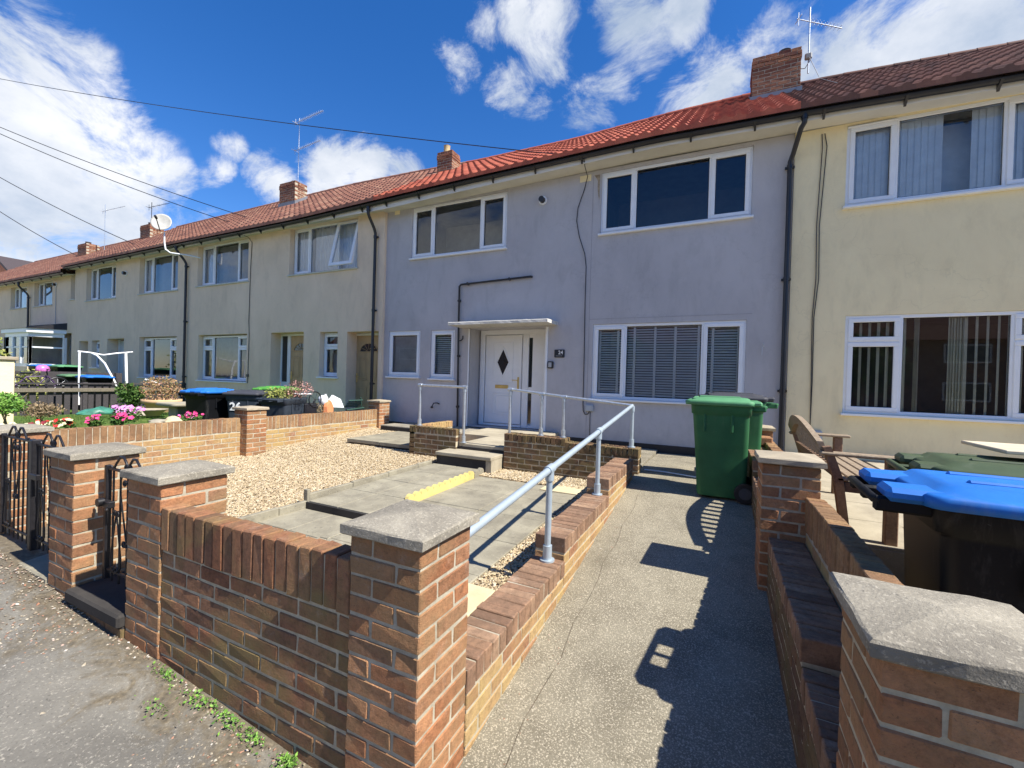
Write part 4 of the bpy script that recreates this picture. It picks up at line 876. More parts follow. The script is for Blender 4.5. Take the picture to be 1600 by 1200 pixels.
bh = [(-18.34, -15.97, 4.10, 5.40, .22), (-22.25, -19.98, 4.07, 5.36, .22), (-18.26, -15.95, 1.21, 2.63, .22), (-20.51, -19.30, .45, 2.61, .40), (-21.71, -21.10, 1.51, 2.56, .22), (-22.75, -22.01, .45, 2.55, .40)]
roofB = shell(B, -23.2, -15.381, 7.92, BEIGE, bh, .22, T_BRN, lambda x: interp(x, [-23.2, -15.4], [5.44, 5.49]))
window(B, -18.33, -15.98, 4.15, 5.42, 8.06, (-17.74, -16.6), sill=False, inside=multi(curtain(CURT, 0, .22, .02, .1), curtain(ROOMPALE, .2, 1, .004, .4, .1))); bsill(B, -18.34, -15.97, 4.10)
window(B, -22.24, -19.99, 4.12, 5.38, 8.06, (-21.7, -20.62), sill=False, inside=curtain(CURT, 0, .22, .02, .1)); bsill(B, -22.25, -19.98, 4.07)
window(B, -18.25, -15.96, 1.26, 2.61, 8.06, (-17.7, -16.58), trans=2.24, sill=False); bsill(B, -18.26, -15.95, 1.21, 7.92, UPVC)
window(B, -21.70, -21.11, 1.55, 2.54, 8.06, (), (0,), trans=2.2, sill=False); bsill(B, -21.71, -21.10, 1.50, 7.90, UPVC)
def plaindoor(t, x0, x1, z0, z1, Y, mat, glass=(.6, .8)):
    m = MB(); m.cbox(x0, x1, Y-.01, Y+.035, z0, z1, .005); dr = m.build('door', mat, t); w = x1-x0
    q = MB(); q.cbox(x0+w*glass[0], x0+w*glass[1], Y-.016, Y-.008, z0+.5, z1-.25, .003); q.build('door_pane', DGLASS, dr)
    q = MB(); q.cbox(x0-.06, x0, Y-.02, Y+.05, z0, z1+.05, .004); q.cbox(x1, x1+.06, Y-.02, Y+.05, z0, z1+.05, .004); q.build('door_frame', UPVC, t)
plaindoor(B, -20.43, -19.38, .5, 2.56, 8.26, PALE_D, (.62, .85)); plaindoor(B, -22.70, -22.05, .5, 2.5, 8.26, PALE_D, (.3, .5))
downpipe(B, -15.45, -15.37, 7.85, 5.42, .4); flue(B, -19.25, 4.93, 7.92)
chimney(roofB, -23.5, -22.4, 9.95, 10.45, 7.74, flash=False, pots=((-22.95, 10.2, .12, .14, DARKCLAY),)) if False else None
chimney(roofB, -22.95, -22.15, 9.9, 10.4, 7.78, flash=False, pots=((-22.6, 10.15, .12, .14, DARKCLAY),))
# house C: lower roof, bay window
Cc = beige(-31.2, -23.2, 'far beige house at left with a white bay window under a flat dark roof')
ch = [(-27.15, -25.35, 4.10, 5.15, .22), (-29.75, -27.95, 4.10, 5.12, .22), (-23.66, -23.28, 4.22, 5.25, .22), (-24.52, -23.5, .5, 2.9, .35)]
roofC = shell(Cc, -31.2, -23.22, 7.95, BEIGE, ch, .22, T_BRN, lambda x: 5.27, dzr=-.17)
window(Cc, -27.14, -25.36, 4.13, 5.17, 8.09, (-26.6,), (0,), sill=False, inside=curtain(ROOMPALE, 0, 1, .004, .4, .1)); bsill(Cc, -27.15, -25.35, 4.09, 7.95)
window(Cc, -29.74, -27.96, 4.13, 5.13, 8.09, (-29.2,), (0,), sill=False, inside=curtain(CURT, 0, 1, .02, .1, .1)); bsill(Cc, -29.75, -27.95, 4.09, 7.95)
window(Cc, -23.65, -23.29, 4.25, 5.24, 8.09, (), (0,), sill=False); bsill(Cc, -23.66, -23.28, 4.21, 7.95)
plaindoor(Cc, -24.45, -23.55, .55, 2.8, 8.25, PALE_D, (.5, .8))
downpipe(Cc, -27.6, -27.52, 7.88, 5.12, .4); flue(Cc, -25.0, 4.93, 7.95)
chimney(roofC, -28.8, -27.9, 9.9, 10.4, 7.60, flash=False, pots=((-28.4, 10.15, .12, .14, DARKCLAY),))
# bay window
bay = MB(); pts = [(-27.5, 7.95), (-27.1, 7.15), (-24.75, 7.15), (-24.1, 7.95)]
def seg(m, p, q, z0, z1, w=.04, mi=0):
    a, b_ = Vector((p[0], p[1], 0)), Vector((q[0], q[1], 0)); n_ = (b_-a).cross(Vector((0, 0, 1))).normalized()*w
    vs = [(c.x, c.y, z) for z in (z0, z1) for c in (a-n_, b_-n_, b_+n_, a+n_)]
    m.add(vs, [(0, 3, 2, 1), (4, 5, 6, 7), (0, 1, 5, 4), (1, 2, 6, 5), (2, 3, 7, 6), (3, 0, 4, 7)], .5, mi)
gl = MB()
for i in range(3):
    p_, q_ = Vector(pts[i]), Vector(pts[i+1]); n = 3 if i == 1 else 1
    seg(bay, p_, q_, 1.50, 1.62); seg(bay, p_, q_, 2.70, 2.86); seg(bay, p_, q_, 2.25, 2.31, .03); seg(bay, p_, q_, .4, 1.5, .05, 1)
    for k in range(n+1):
        c = p_.lerp(q_, k/n); bay.cbox(c.x-.07, c.x+.07, c.y-.05, c.y+.05, 1.62, 2.70, .005)
    gl.quad((p_.x, p_.y, 1.62), (q_.x, q_.y, 1.62), (q_.x, q_.y, 2.70), (p_.x, p_.y, 2.70))
bw = bay.build('bay_window', [UPVC, BEIGE], Cc); gl.build('pane', GLASS, bw)
m = MB(); m.quad((-27.4, 7.9, 1.5), (-24.2, 7.9, 1.5), (-24.2, 7.9, 2.7), (-27.4, 7.9, 2.7)); m.build('room_walls', ROOMPALE, bw)
m = MB(); m.loft([[(x, y, 2.86) for x, y in ((-27.65, 7.95), (-27.2, 7.02), (-24.65, 7.02), (-23.95, 7.95))], [(x, y, 3.02) for x, y in ((-27.65, 7.95), (-27.2, 7.02), (-24.65, 7.02), (-23.95, 7.95))]], True, True, 0, .5, False)
m.loft([[(x, y, 3.02) for x, y in ((-27.7, 7.95), (-27.25, 6.98), (-24.6, 6.98), (-23.9, 7.95))], [(x, y, z) for x, y, z in ((-27.7, 7.95, 3.3), (-27.0, 7.6, 3.12), (-24.8, 7.6, 3.12), (-23.9, 7.95, 3.3))]], True, True, 1, .5, False)
m.build('bay_roof', [UPVC, PLINTH], bw)
# one more house out of sight beyond, and brick gable behind
Dd = beige(-39, -31.2, 'last beige house of the terrace at the left edge')
shell(Dd, -39, -31.22, 7.92, BEIGE, [(-35, -33, 4.1, 5.2, .22)], .22, T_BRN, lambda x: 5.27, dzr=-.17); window(Dd, -34.99, -33.01, 4.13, 5.17, 8.06, (-34,), (0,), sill=False)
Gb = thing('gable_house', (-76, 24, 0), 'distant red brick house gable with white windows at far left', 'house')
m = MB(); prism(m, [(-84, -.5), (-72.9, -.5), (-72.9, 11.7), (-78.5, 14.3), (-84, 11.7)], 20, 30); m.build('wall', simple('distant_brick', (.36, .15, .085), .9, var=.2, scale=2), Gb)
m = MB(); m.loft([[(-84.6, 19.6, 11.5), (-78.5, 19.6, 14.7), (-72.3, 19.6, 11.5), (-72.3, 19.6, 11.25), (-78.5, 19.6, 14.35), (-84.6, 19.6, 11.25)], [(-84.6, 30.4, 11.5), (-78.5, 30.4, 14.7), (-72.3, 30.4, 11.5), (-72.3, 30.4, 11.25), (-78.5, 30.4, 14.35), (-84.6, 30.4, 11.25)]], True, True, 0, .5, False); m.build('roof', simple('dark_gable_roof', (.06, .045, .045), .8), Gb)
for x in (-80.5, -77.6):
    m = MB(); m.cbox(x, x+2.4, 19.9, 20.05, 10.4, 12.0, .02); w_ = m.build('window', UPVC, Gb); q = MB(); q.box(x+.2, x+1.1, 19.88, 19.895, 10.6, 11.8); q.box(x+1.3, x+2.2, 19.88, 19.895, 10.6, 11.8); q.build('pane', DGLASS, w_)
# the other side of the street (seen only in reflections)
O = thing('terraced_house', (-5, -24, 0), 'brown brick terrace across the street, seen only as a reflection in the windows', 'house')
m = MB(); m.box(-45, 30, -31, -24, -.3, 5.3); m.build('wall', simple('opposite_brick', (.22, .13, .09), .9, var=.2, scale=2), O)
m = MB(); m.loft([[(-46, -23.5, 5.2), (-46, -27.5, 8.2), (-46, -31.5, 5.2)], [(31, -23.5, 5.2), (31, -27.5, 8.2), (31, -31.5, 5.2)]], True, True, 0, .5, False); m.build('roof', T_DRK, O)
for k in range(9):
    x = -42+k*8
    for z in (1.0, 3.6):
        m = MB(); m.cbox(x, x+2.4, -24.0, -23.92, z, z+1.3, .02); w_ = m.build('window', UPVC, O); q = MB(); q.box(x+.1, x+2.3, -23.915, -23.91, z+.1, z+1.2); q.build('pane', DGLASS, w_)
# ------------------------------------------------------------------ handrails
def flange(m, x, y, z, r=.05): m.disc((x, y, z+.006), (0, 0, 1), r, .012, 16); m.tube([(x, y, z+.01), (x, y, z+.105)], .031, 12)
def post(t, x, y, z0, z1, r=.0215, mat=GALV_P, fl=True, collar=True):
    m = MB(); m.tube([(x, y, z0), (x, y, z1)], r, 12)
    if collar: m.tube([(x, y, z1-.075), (x, y, z1-.01)], r+.008, 12)
    p = m.build('post', mat, t)
    if fl: m = MB(); flange(m, x, y, z0); m.build('base_flange', mat, p)
    return p
T = thing('handrail', (-1.01, 3.6, .4), 'long grey tube handrail rising from the near corner pillar along the driveway to the house', 'handrail')
m = MB(); ra, rb = Vector((-1.01, 1.60, .792)), Vector((-1.005, 5.70, 1.222)); m.tube([ra, rb], .0225, 14); rl = m.build('rail', GALV_P, T)
zr = lambda y: .792+(y-1.60)*.1049
for y, z in ((2.73, .295), (4.03, .445)):
    post(T, -1.01, y, z, zr(y)); 
    f = MB(); f.tube([(-1.01, y-.045, zr(y-.045)), (-1.01, y+.045, zr(y+.045))], .031, 14); f.tube([(-1.01, y, zr(y)-.07), (-1.01, y, zr(y))], .030, 12); f.build('tee_fitting', GALV_P, T)
post(T, -1.0, 5.70, .682, 1.222)
m = MB(); pts = [(-1.0, 5.70, 1.222), (-1.92, 5.70, 1.297), (-2.76, 5.70, 1.372)]; m.tube(pts, .0195, 12); m.build('rail', GALV, T)
for x, z0, z1 in ((-1.93, .732, 1.297), (-2.26, .732, 1.325), (-2.755, .45, 1.37)):
    post(T, x, 5.70, z0, z1, .0195, GALV, z0 > .5); f = MB(); f.tube([(x-.04, 5.70, z1-.004), (x+.04, 5.70, z1+.0)], .027, 12); f.build('tee_fitting', GALV, T)
T = thing('handrail', (-3.9, 5.68, .6), 'short galvanised hoop handrail left of the front door steps', 'handrail')
m = MB(); m.tube([(-4.36, 5.66, 1.385), (-3.53, 5.68, 1.378)], .0195, 12); m.build('rail', GALV, T)
post(T, -4.36, 5.66, .73, 1.385, .0195, GALV); post(T, -3.53, 5.68, .52, 1.38, .0195, GALV)
m = MB()
for x, y, z in ((-4.36, 5.66, 1.385), (-3.53, 5.68, 1.378)):
    m2 = MB(); m2.disc((x, y, z), (1, 0, .0), .0285, .07, 12); m2.build('elbow_fitting', GALV, T)
# ------------------------------------------------------------------ wheelie bins
def rr(cx, cy, hx, hy, rad, z, n=5):
    pts = []
    for (sx, sy, a0) in ((1, 1, 0), (-1, 1, 90), (-1, -1, 180), (1, -1, 270)):
        for k in range(n): a = R(a0+90*k/(n-1)); pts.append((cx+sx*(hx-rad)+rad*math.cos(a), cy+sy*(hy-rad)+rad*math.sin(a), z))
    return pts
def plastic(name, c):
    if name in MATS: return MATS[name]
    b = NB(name); col = b.ramp(b.noise(4, 6, .65), [(.3, tuple(x*.85 for x in c)), (.7, tuple(min(1, x*1.18) for x in c))])
    col = b.mix(b.ramp(b.noise(6, 8, .75, .6, vec=b.map((1, 1, .3))), [(.56, 0.), (.80, .16)]), col, (.33, .31, .27))     # dust
    col = b.mix(b.ramp(b.noise(45, 3, .6, 1.5, vec=b.map((.25, 1, 1))), [(.70, 0.), (.73, .22)]), col, tuple(min(1, x*2+.10) for x in c))   # scuffs
    b.bump(b.noise(140, 4, .6), .06, .004); MATS[name] = b.done(col, .5, 0, .22); return MATS[name]
def wheelie(base, rot, label, body, lid, H=.98, L_=.70, Wd=.57, lidlift=0, group='wheelie bins', nolid=False, hoff=.10):
    """front towards -X before rotation, hinge and wheels towards +X"""
    bx, by, bz = base; t = thing('wheelie_bin', base, label, 'bin', group)
    ca, sa = math.cos(rot), math.sin(rot)
    def W_(m):
        m.v = [(bx+(x*ca-y*sa), by+(x*sa+y*ca), bz+z) for x, y, z in m.v]; return m
    m = MB(); hx, hy = L_/2, Wd/2
    rings = [rr(.02, 0, hx*.74, hy*.80, .05, .03), rr(.02, 0, hx*.76, hy*.82, .05, .0+.05), rr(.015, 0, hx*.80, hy*.86, .05, H*.35), rr(.0, 0, hx*.88, hy*.94, .05, H-.14), rr(0, 0, hx*.89, hy*.95, .05, H-.125), rr(0, 0, hx*.93, hy*.97, .05, H-.12), rr(0, 0, hx*.95, hy, .05, H-.03), rr(0, 0, hx*.97, hy*1.01, .05, H-.005), rr(0, 0, hx*.90, hy*.93, .04, H-.005), rr(0, 0, hx*.72, hy*.76, .04, .2)]
    m.loft(rings, True, True, 0)
    for sy in (-1, 1):  # moulded ribs under the rim
        for k in (-.5, .35): m.cbox(k*hx-.012, k*hx+.012, sy*hy*.90-.02, sy*hy*.90+.03, H-.30, H-.12, .006)
        m.cbox(hx*.55, hx*.80, sy*(hy*.62)-.03, sy*(hy*.62)+.03, .06, .26, .02)
    bo = W_(m).build('body', body, t)
    if not nolid:
        m = MB(); z0 = H+lidlift
        def lr(sx, sy, z, ox=-.01): return [(x, y, z+ (.0)) for x, y, z in rr(ox, 0, hx*sx, hy*sy, .06, z)]
        rings = [lr(.95, .99, z0-.03), lr(1.06, 1.07, z0-.028, -.02), lr(1.07, 1.08, z0+.012, -.02), lr(1.02, 1.02, z0+.022, -.015), lr(.93, .90, z0+.026), lr(.86, .80, z0+.046, .0), lr(.70, .60, z0+.052, .02), lr(.30, .28, z0+.056, .02)]
        m.loft(rings, True, True, 0)
        m.cbox(-hx*1.17, -hx*.98, -hy*.55, hy*.55, z0-.012, z0+.012, .010)
        for sy in (-1, 1): m.cbox(-hx*.72, hx*.62, sy*hy*.36-.014, sy*hy*.36+.014, z0+.045, z0+.064, .009)
        m.cbox(-hx*.90, -hx*.74, -hy*.5, hy*.5, z0+.03, z0+.054, .012)
        for sy in (-1, 1):
            m.cbox(-hx*.92, -hx*.45, sy*hy*.62-.06, sy*hy*.62+.06, z0+.022, z0+.046, .012)
            a_, b_ = sorted((sy*hy*.30, sy*hy*.90)); m.cbox(hx*.7, hx+hoff-.03, a_, b_, z0-.03, z0+.026, .018); continue
            m.add([(hx*.8, a_, z0-.02), (hx*.8, b_, z0-.02), (e2, b_*.9 if sy > 0 else b_, z0-.035), (e2, a_ if sy > 0 else a_*.9, z0-.035), (hx*.8, a_, z0+.035), (hx*.8, b_, z0+.035), (e2, b_*.9 if sy > 0 else b_, z0-.005), (e2, a_ if sy > 0 else a_*.9, z0-.005)], [(0, 3, 2, 1), (4, 5, 6, 7), (0, 1, 5, 4), (1, 2, 6, 5), (2, 3, 7, 6), (3, 0, 4, 7)])
        ld = W_(m).build('lid', lid, t)
    e_ = hx+hoff; m = MB(); m.tube([(e_-.02, -hy*.80, H-.035), (e_, -hy*.74, H-.03), (e_, hy*.74, H-.03), (e_-.02, hy*.80, H-.035)], .017, 10)
    for y in (-hy*.78, -.0, hy*.78): m.cbox(hx*.85, e_+.005, y-.014, y+.014, H-.075, H-.015, .01)
    W_(m).build('handle', body, t)
    for sy in (-1, 1):
        m = MB(); m.disc((hx*.80, sy*(hy*.90), .10), (0, 1, 0), .10, .05, 20); wh = W_(m).build('wheel', BLACKP, t)
        m = MB(); m.disc((hx*.80, sy*(hy*.90+.028), .10), (0, 1, 0), .058, .012, 16); W_(m).build('hub', simple('grey_hub', (.06, .06, .065), .5), wh)
    return t
GREENP = plastic('green_plastic', (.032, .125, .052)); GREENL = plastic('green_lid_plastic', (.09, .25, .12)); DGREENP = plastic('olive_green_plastic', (.06, .085, .045))
BLUEP = plastic('blue_lid_plastic', (.02, .15, .50)); BLACKB = plastic('black_bin_plastic', (.006, .0065, .008)); SLATEB = plastic('slate_bin_plastic', (.035, .045, .06)); GREYLID = plastic('charcoal_lid_plastic', (.05, .052, .062))
wheelie((.025, 5.16, .335), 0, 'large green wheelie bin with pale green lid standing on the driveway', GREENP, GREENL, H=1.0, L_=.60, Wd=.56)
wheelie((.16, 5.97, .35), R(6), 'green wheelie bin with a dark grey lid, half hidden behind the bigger green bin', GREENP, GREYLID, H=.99, L_=.66, Wd=.56, lidlift=.03)
wheelie((1.15, 2.38, .095), R(180-3), 'black wheelie bin with a bright blue lid in the near right corner', BLACKB, BLUEP, H=1.005, L_=.84, Wd=.56, hoff=.145)
wheelie((1.50, 3.20, .095), R(180-6), 'olive green lidded bin behind the blue lidded one at right', DGREENP, DGREENP, H=1.00, L_=.9, Wd=.58)
m = MB(); m.cbox(1.36, 2.4, 3.15, 3.62, 1.192, 1.212, .004); single('timber_board', m, simple('bare_board', (.55, .47, .33), .8, var=.15, scale=5), (1.8, 3.4, 1.19), 'pale bare board lying across the olive green bin', 'board')
wheelie((-8.62, 4.86, .13), R(-78), 'black wheelie bin with a faded blue lid at the garden wall', BLACKB, BLUEP, H=1.0, L_=.66, Wd=.56)
TB = wheelie((-8.02, 5.22, .13), R(30), 'dark grey wheelie bin with the painted white number 26 on its side', SLATEB, GREYLID, H=.98, L_=.62, Wd=.58)
wheelie((-8.25, 5.95, .15), R(-70), 'wheelie bin with a bright green lid behind the numbered bin', BLACKB, plastic('bright_green_lid', (.08, .27, .05)), H=1.03, L_=.66, Wd=.60)
T26 = wheelie((-7.36, 5.46, .13), R(-76), 'lidless slate grey bin used as a planter beside the wall', SLATEB, SLATEB, H=.93, L_=.66, Wd=.56, nolid=True)
m = MB(); m.loft([rr(-7.36, 5.46, .22, .24, .05, .95), rr(-7.36, 5.46, .22, .24, .05, 1.0)]); m.build('soil_fill', EARTH, T26)
wheelie((-16.35, 6.05, .25), R(175), 'blue lidded bin beyond the dark fence, right of the green lidded one', BLACKB, BLUEP, H=1.0, L_=.9, Wd=.6)
wheelie((-17.75, 6.1, .25), R(175), 'green lidded bin beyond the dark fence, left of a blue lidded bin', BLACKB, plastic('dull_green_lid', (.10, .20, .10)), H=1.0, L_=.8, Wd=.6)
wheelie((-21.6, 6.6, .50), R(175), 'blue lidded bin in front of the white bay window', BLACKB, BLUEP, H=1.03, L_=.95, Wd=.6)
wheelie((-19.9, 6.6, .50), R(175), 'green lidded bin in front of the recessed far door', BLACKB, GREENL, H=1.03, L_=.95, Wd=.6)
def textmesh(body, size, mat, M_, name, parent=None, extr=.001, off=0):
    cu = bpy.data.curves.new(name, 'FONT'); cu.body = body; cu.size = size; cu.extrude = extr; cu.align_x = 'CENTER'; cu.align_y = 'CENTER'; cu.offset = off; cu.resolution_u = 3
    o = bpy.data.objects.new(name, cu); COL.objects.link(o); bpy.context.view_layer.update()
    me = bpy.data.meshes.new_from_object(o.evaluated_get(bpy.context.evaluated_depsgraph_get())); bpy.data.objects.remove(o)
    vs = [M_ @ v.co for v in me.vertices]; fs = [tuple(p.vertices) for p in me.polygons]; m = MB(); m.add(vs, fs)
    return m.build(name, mat, parent) if parent is not None else m
WHITEP = simple('white_paint', (.80, .80, .78), .7)
# facing the viewer on the side of the numbered bin
q = Vector((-7.965, 4.925, .87)); nrm = Vector((.5, -.866, -.07)).normalized(); xx = Vector((0, 0, 1)).cross(nrm).normalized(); yy = nrm.cross(xx)
M26 = Matrix.Translation(q) @ Matrix((xx, yy, nrm)).transposed().to_4x4()
bpy.data.materials.get('white_paint'); textmesh('26', .20, WHITEP, M26, 'bin_number', TB, .002, .006)
# ------------------------------------------------------------------ timber bench (faces +X)
T = thing('garden_bench', (.9, 4.45, .46), 'weathered timber garden bench with arched slatted back facing right', 'bench')
y0, y1, g0 = 3.69, 5.24, .465
for y in (y0, y1-.065):
    m = MB(); m.cbox(1.03, 1.10, y, y+.065, g0, g0+.575, .006); m.build('leg', TEAK_R, T)
    m = MB(); vs = []
    a = [(.80, g0), (.85, g0), (.795, g0+.42), (.72, g0+.64), (.675, g0+.63), (.745, g0+.40)]
    prism(m, [(x, z) for x, z in a], y, y+.065); m.build('leg', TEAK_R, T)
    m = MB(); m.cbox(.66, 1.16, y-.012, y+.078, g0+.575, g0+.60, .008); m.build('armrest', TEAK, T)
    m = MB(); m.cbox(.80, 1.04, y+.01, y+.055, g0+.33, g0+.40, .004); m.build('side_rail', TEAK_R, T)
m = MB(); m.cbox(1.045, 1.08, y0+.065, y1-.065, g0+.32, g0+.40, .004); m.build('front_rail', TEAK_R, T)
for k in range(5):
    m = MB(); x = .76+k*.078; m.cbox(x, x+.066, y0+.0, y1-.0, g0+.405-.004*abs(2-k)*0, g0+.427, .005); m.build('seat_slat', TEAK, T)
# back: lower rail, arched top rail, vertical slats, all leaning back
def lean(z): return .775-(z-g0-.42)*.34
n = 15; m = MB(); ring = []
for k in range(n):
    u = k/(n-1); y = y0+.065+(y1-y0-.13)*u; zt = g0+.665+.14*math.sin(math.pi*u); x = lean(zt)
    ring.append([(x-.018, y, zt-.075), (x+.022, y, zt-.075), (x-.008, y, zt), (x-.048, y, zt)])
m.loft(ring, True, True, 0, .5, False); m.build('top_rail', TEAK, T)
z = g0+.47; m = MB(); ring = [[(lean(z)-.02, y, z-.04), (lean(z)+.02, y, z-.04), (lean(z+.08)+.02, y, z+.04), (lean(z+.08)-.02, y, z+.04)] for y in (y0+.065, y1-.065)]; m.loft(ring, True, True, 0, .5, False); m.build('back_rail', TEAK_R, T)
for k in range(13):
    u = (k+.7)/13.4; y = y0+.065+(y1-y0-.13)*u; zt = g0+.60+.14*math.sin(math.pi*u); zb = g0+.49
    m = MB(); ring = [[(lean(z)-.008, y-.024, z), (lean(z)+.010, y-.024, z), (lean(z)+.010, y+.024, z), (lean(z)-.008, y+.024, z)] for z in (zb, zt)]; m.loft(ring, True, True, 0, rnd(), False); m.build('back_slat', TEAK, T)
m = MB(); m.tube([(1.19, 3.62, .465), (1.175, 3.60, .80)], .018, 8); single('timber_stake', m, TEAK, (1.19, 3.62, .465), 'thin timber stake upright beside the front leg of the bench', 'stake')
# ------------------------------------------------------------------ iron gates
def scroll(m, x, z, s, y, r=.0055, turns=1.15, fx=1, fz=1):
    pts = []
    for k in range(15):
        a = k/14*turns*2*math.pi; q_ = s*(1-.72*k/14); pts.append((x+fx*(math.cos(a)*q_-s), y, z+fz*math.sin(a)*q_))
    m.tube(pts, r, 6)
def gate(name_label, x0, x1, y, z0, z1, nbar, stile, fold=0):
    t = thing('iron_gate', ((x0+x1)/2, y, z0), name_label, 'gate', 'black wrought iron gates')
    m = MB(); m.cbox(x0, x0+.03, y-.015, y+.015, z0, z1+.02, .004) if 'l' in stile else None
    if 'r' in stile: m.cbox(x1-.03, x1, y-.015, y+.015, z0, z1+.02, .004)
    if 'L' in stile: m.cbox(x0, x0+.045, y-.03, y+.03, z0-.02, z1+.03, .006)
    m.cbox(x0+.031, x1-.031, y-.008, y+.008, z1-.008, z1+.008, .003); m.cbox(x0+.031, x1-.031, y-.008, y+.008, z0+.055, z0+.071, .003)
    m.build('gate_frame', IRON, t)
    for k in range(nbar):
        x = x0+(x1-x0)*(k+1)/(nbar+1); b_ = MB(); b_.tube([(x, y, z0+.0), (x, y, z1)], .0062, 6); b_.build('bar', IRON, t)
    xc = (x0+x1)/2+.0
    c = MB()
    for sx in (-1, 1):
        c.tube([(xc, y, z1+.0), (xc+sx*.02, y, z1+.05), (xc+sx*.055, y, z1+.085), (xc+sx*.09, y, z1+.085), (xc+sx*.14, y, z1+.04), (xc+sx*.165, y, z1+.01), (xc+sx*.19, y, z1+.0), (xc+sx*.20, y, z1+.02)], .0075, 6)
        scroll(c, xc+sx*.0, z1+.025, .022, y, .006, 1.15, -sx, 1)
    c.build('top_scroll', IRON, t)
    c = MB()
    for sx in (-1, 1):
        c.tube([(xc, y-.004, z1-.42), (xc+sx*.02, y-.004, z1-.34), (xc+sx*.075, y-.004, z1-.14), (xc+sx*.078, y-.004, z1-.06), (xc+sx*.05, y-.004, z1-.02), (xc+sx*.015, y-.004, z1-.03)], .005, 6)
        scroll(c, xc, z1-.43, .022, y-.006, .006, 1.15, -sx, -1); scroll(c, xc, z1-.07, .022, y-.006, .006, 1.15, -sx, 1)
    c.build('heart_scroll', IRON, t)
    c = MB(); xo = x0+(x1-x0)*1.6/(nbar+1)
    for sx in (-1, 1):
        c.tube([(xo, y-.004, z0+.42), (xo+sx*.02, y-.004, z0+.34), (xo+sx*.06, y-.004, z0+.15), (xo+sx*.06, y-.004, z0+.10), (xo+sx*.03, y-.004, z0+.075)], .005, 6); scroll(c, xo, z0+.42, .02, y-.006, .006, 1.15, -sx, 1); scroll(c, xo, z0+.08, .02, y-.006, .006, 1.1, -sx, 1)
    c.build('lower_scroll', IRON, t)
    return t
T = gate('narrow black iron gate with scrolls between two close brick pillars', -3.41, -2.90, 1.33, .20, .885, 5, 'lr')
m = MB(); m.cbox(-3.41, -3.27, 1.285, 1.318, .66, .70, .004); m.tube([(-3.44, 1.30, .68), (-3.30, 1.30, .68), (-3.28, 1.28, .65)], .009, 6); m.disc((-3.36, 1.28, .69), (0, 1, 0), .025, .03, 10); m.build('latch', IRON, T)
T = gate('right leaf of the wide black iron gate beside the brick pillar', -4.44, -3.84, 1.32, .20, .945, 6, 'rL')
m = MB(); m.cbox(-4.42, -4.28, 1.28, 1.305, .70, .74, .004); m.build('latch', IRON, T)
gate('left leaf of the wide black iron gate at the picture edge', -5.03, -4.47, 1.32, .20, .955, 6, 'lr')
# ------------------------------------------------------------------ signs and small things on the grey wall
T = thing('house_number_sign', (-2.825, 7.97, 2.05), 'small dark slate sign with the white number 24 right of the door', 'sign')
m = MB(); m.cbox(-2.932, -2.722, 7.975, 7.995, 1.978, 2.132, .008); m.build('plate', simple('dark_slate_plate', (.015, .017, .024), .35), T)
Mx = lambda x, y, z: Matrix.Translation((x, y, z)) @ Matrix.Rotation(math.pi/2, 4, 'X')
textmesh('24', .10, WHITEP, Mx(-2.80, 7.973, 2.072), 'number', T, .001, .0015)
m = MB()
for k, w_ in enumerate((.012, .014, .010, .013, .012, .009, .013, .012)): m.box(-2.897+k*.017, -2.897+k*.017+w_, 7.9735, 7.9745, 2.003, 2.013)
m.build('street_name_line', simple('grey_lettering', (.35, .35, .38), .7), T)
T = thing('key_safe', (-3.005, 7.97, 1.83), 'small grey and black key safe fixed below the house number', 'key safe')
m = MB(); m.loft([rr(0, 0, .055, .068, .02, -.045), rr(0, 0, .058, .071, .022, -.02), rr(0, 0, .058, .071, .022, 0)], True, True, 0); m.v = [(-3.005+x, 7.999+z, 1.832+y) for x, y, z in m.v]; m.build('case', simple('black_case', (.02, .02, .024), .5), T)
m = MB(); m.cbox(-3.04, -2.975, 7.945, 7.956, 1.785, 1.88, .008); m.build('key_pad', simple('silver_pad', (.45, .46, .48), .4, .5), T)
m = MB(); m.cbox(-2.27, -2.115, 7.94, 7.999, .965, 1.09, .012); single('junction_box', m, PLASTGREY, (-2.19, 7.97, 1.03), 'grey plastic box low on the lilac wall with a looped cable', 'box')
m = MB(); m.tube([(-2.335, 7.60, 5.58), (-2.345, 7.7, 5.48), (-2.36, 7.95, 5.40), (-2.42, 7.985, 5.2), (-2.54, 7.985, 4.85), (-2.56, 7.985, 4.6), (-2.50, 7.985, 4.3), (-2.38, 7.985, 3.95), (-2.345, 7.985, 3.7), (-2.345, 7.985, 3.0), (-2.33, 7.985, 2.0), (-2.325, 7.985, 1.1), (-2.318, 7.985, .97), (-2.28, 7.985, .90), (-2.23, 7.985, .905), (-2.195, 7.985, .965)], .0075, 6)
m.tube([(-2.18, 7.985, .965), (-2.182, 7.985, .8), (-2.175, 7.985, .45)], .006, 6)
single('wall_cable', m, BLACKP, (-2.34, 7.98, 3), 'thin black cable hanging in a wavy line down the lilac wall', 'cable')
m = MB(); m.tube([(.62, 7.99, 2.22), (.62, 7.93, 2.215), (.62, 7.925, 2.19), (.622, 7.94, 2.16)], .006, 6); m.tube([(.605, 7.96, 2.16), (.60, 7.955, 2.02)], .005, 6); single('wall_hook', m, GALV, (.6, 7.98, 2.15), 'little metal hook on the lilac wall right of the big window', 'hook')
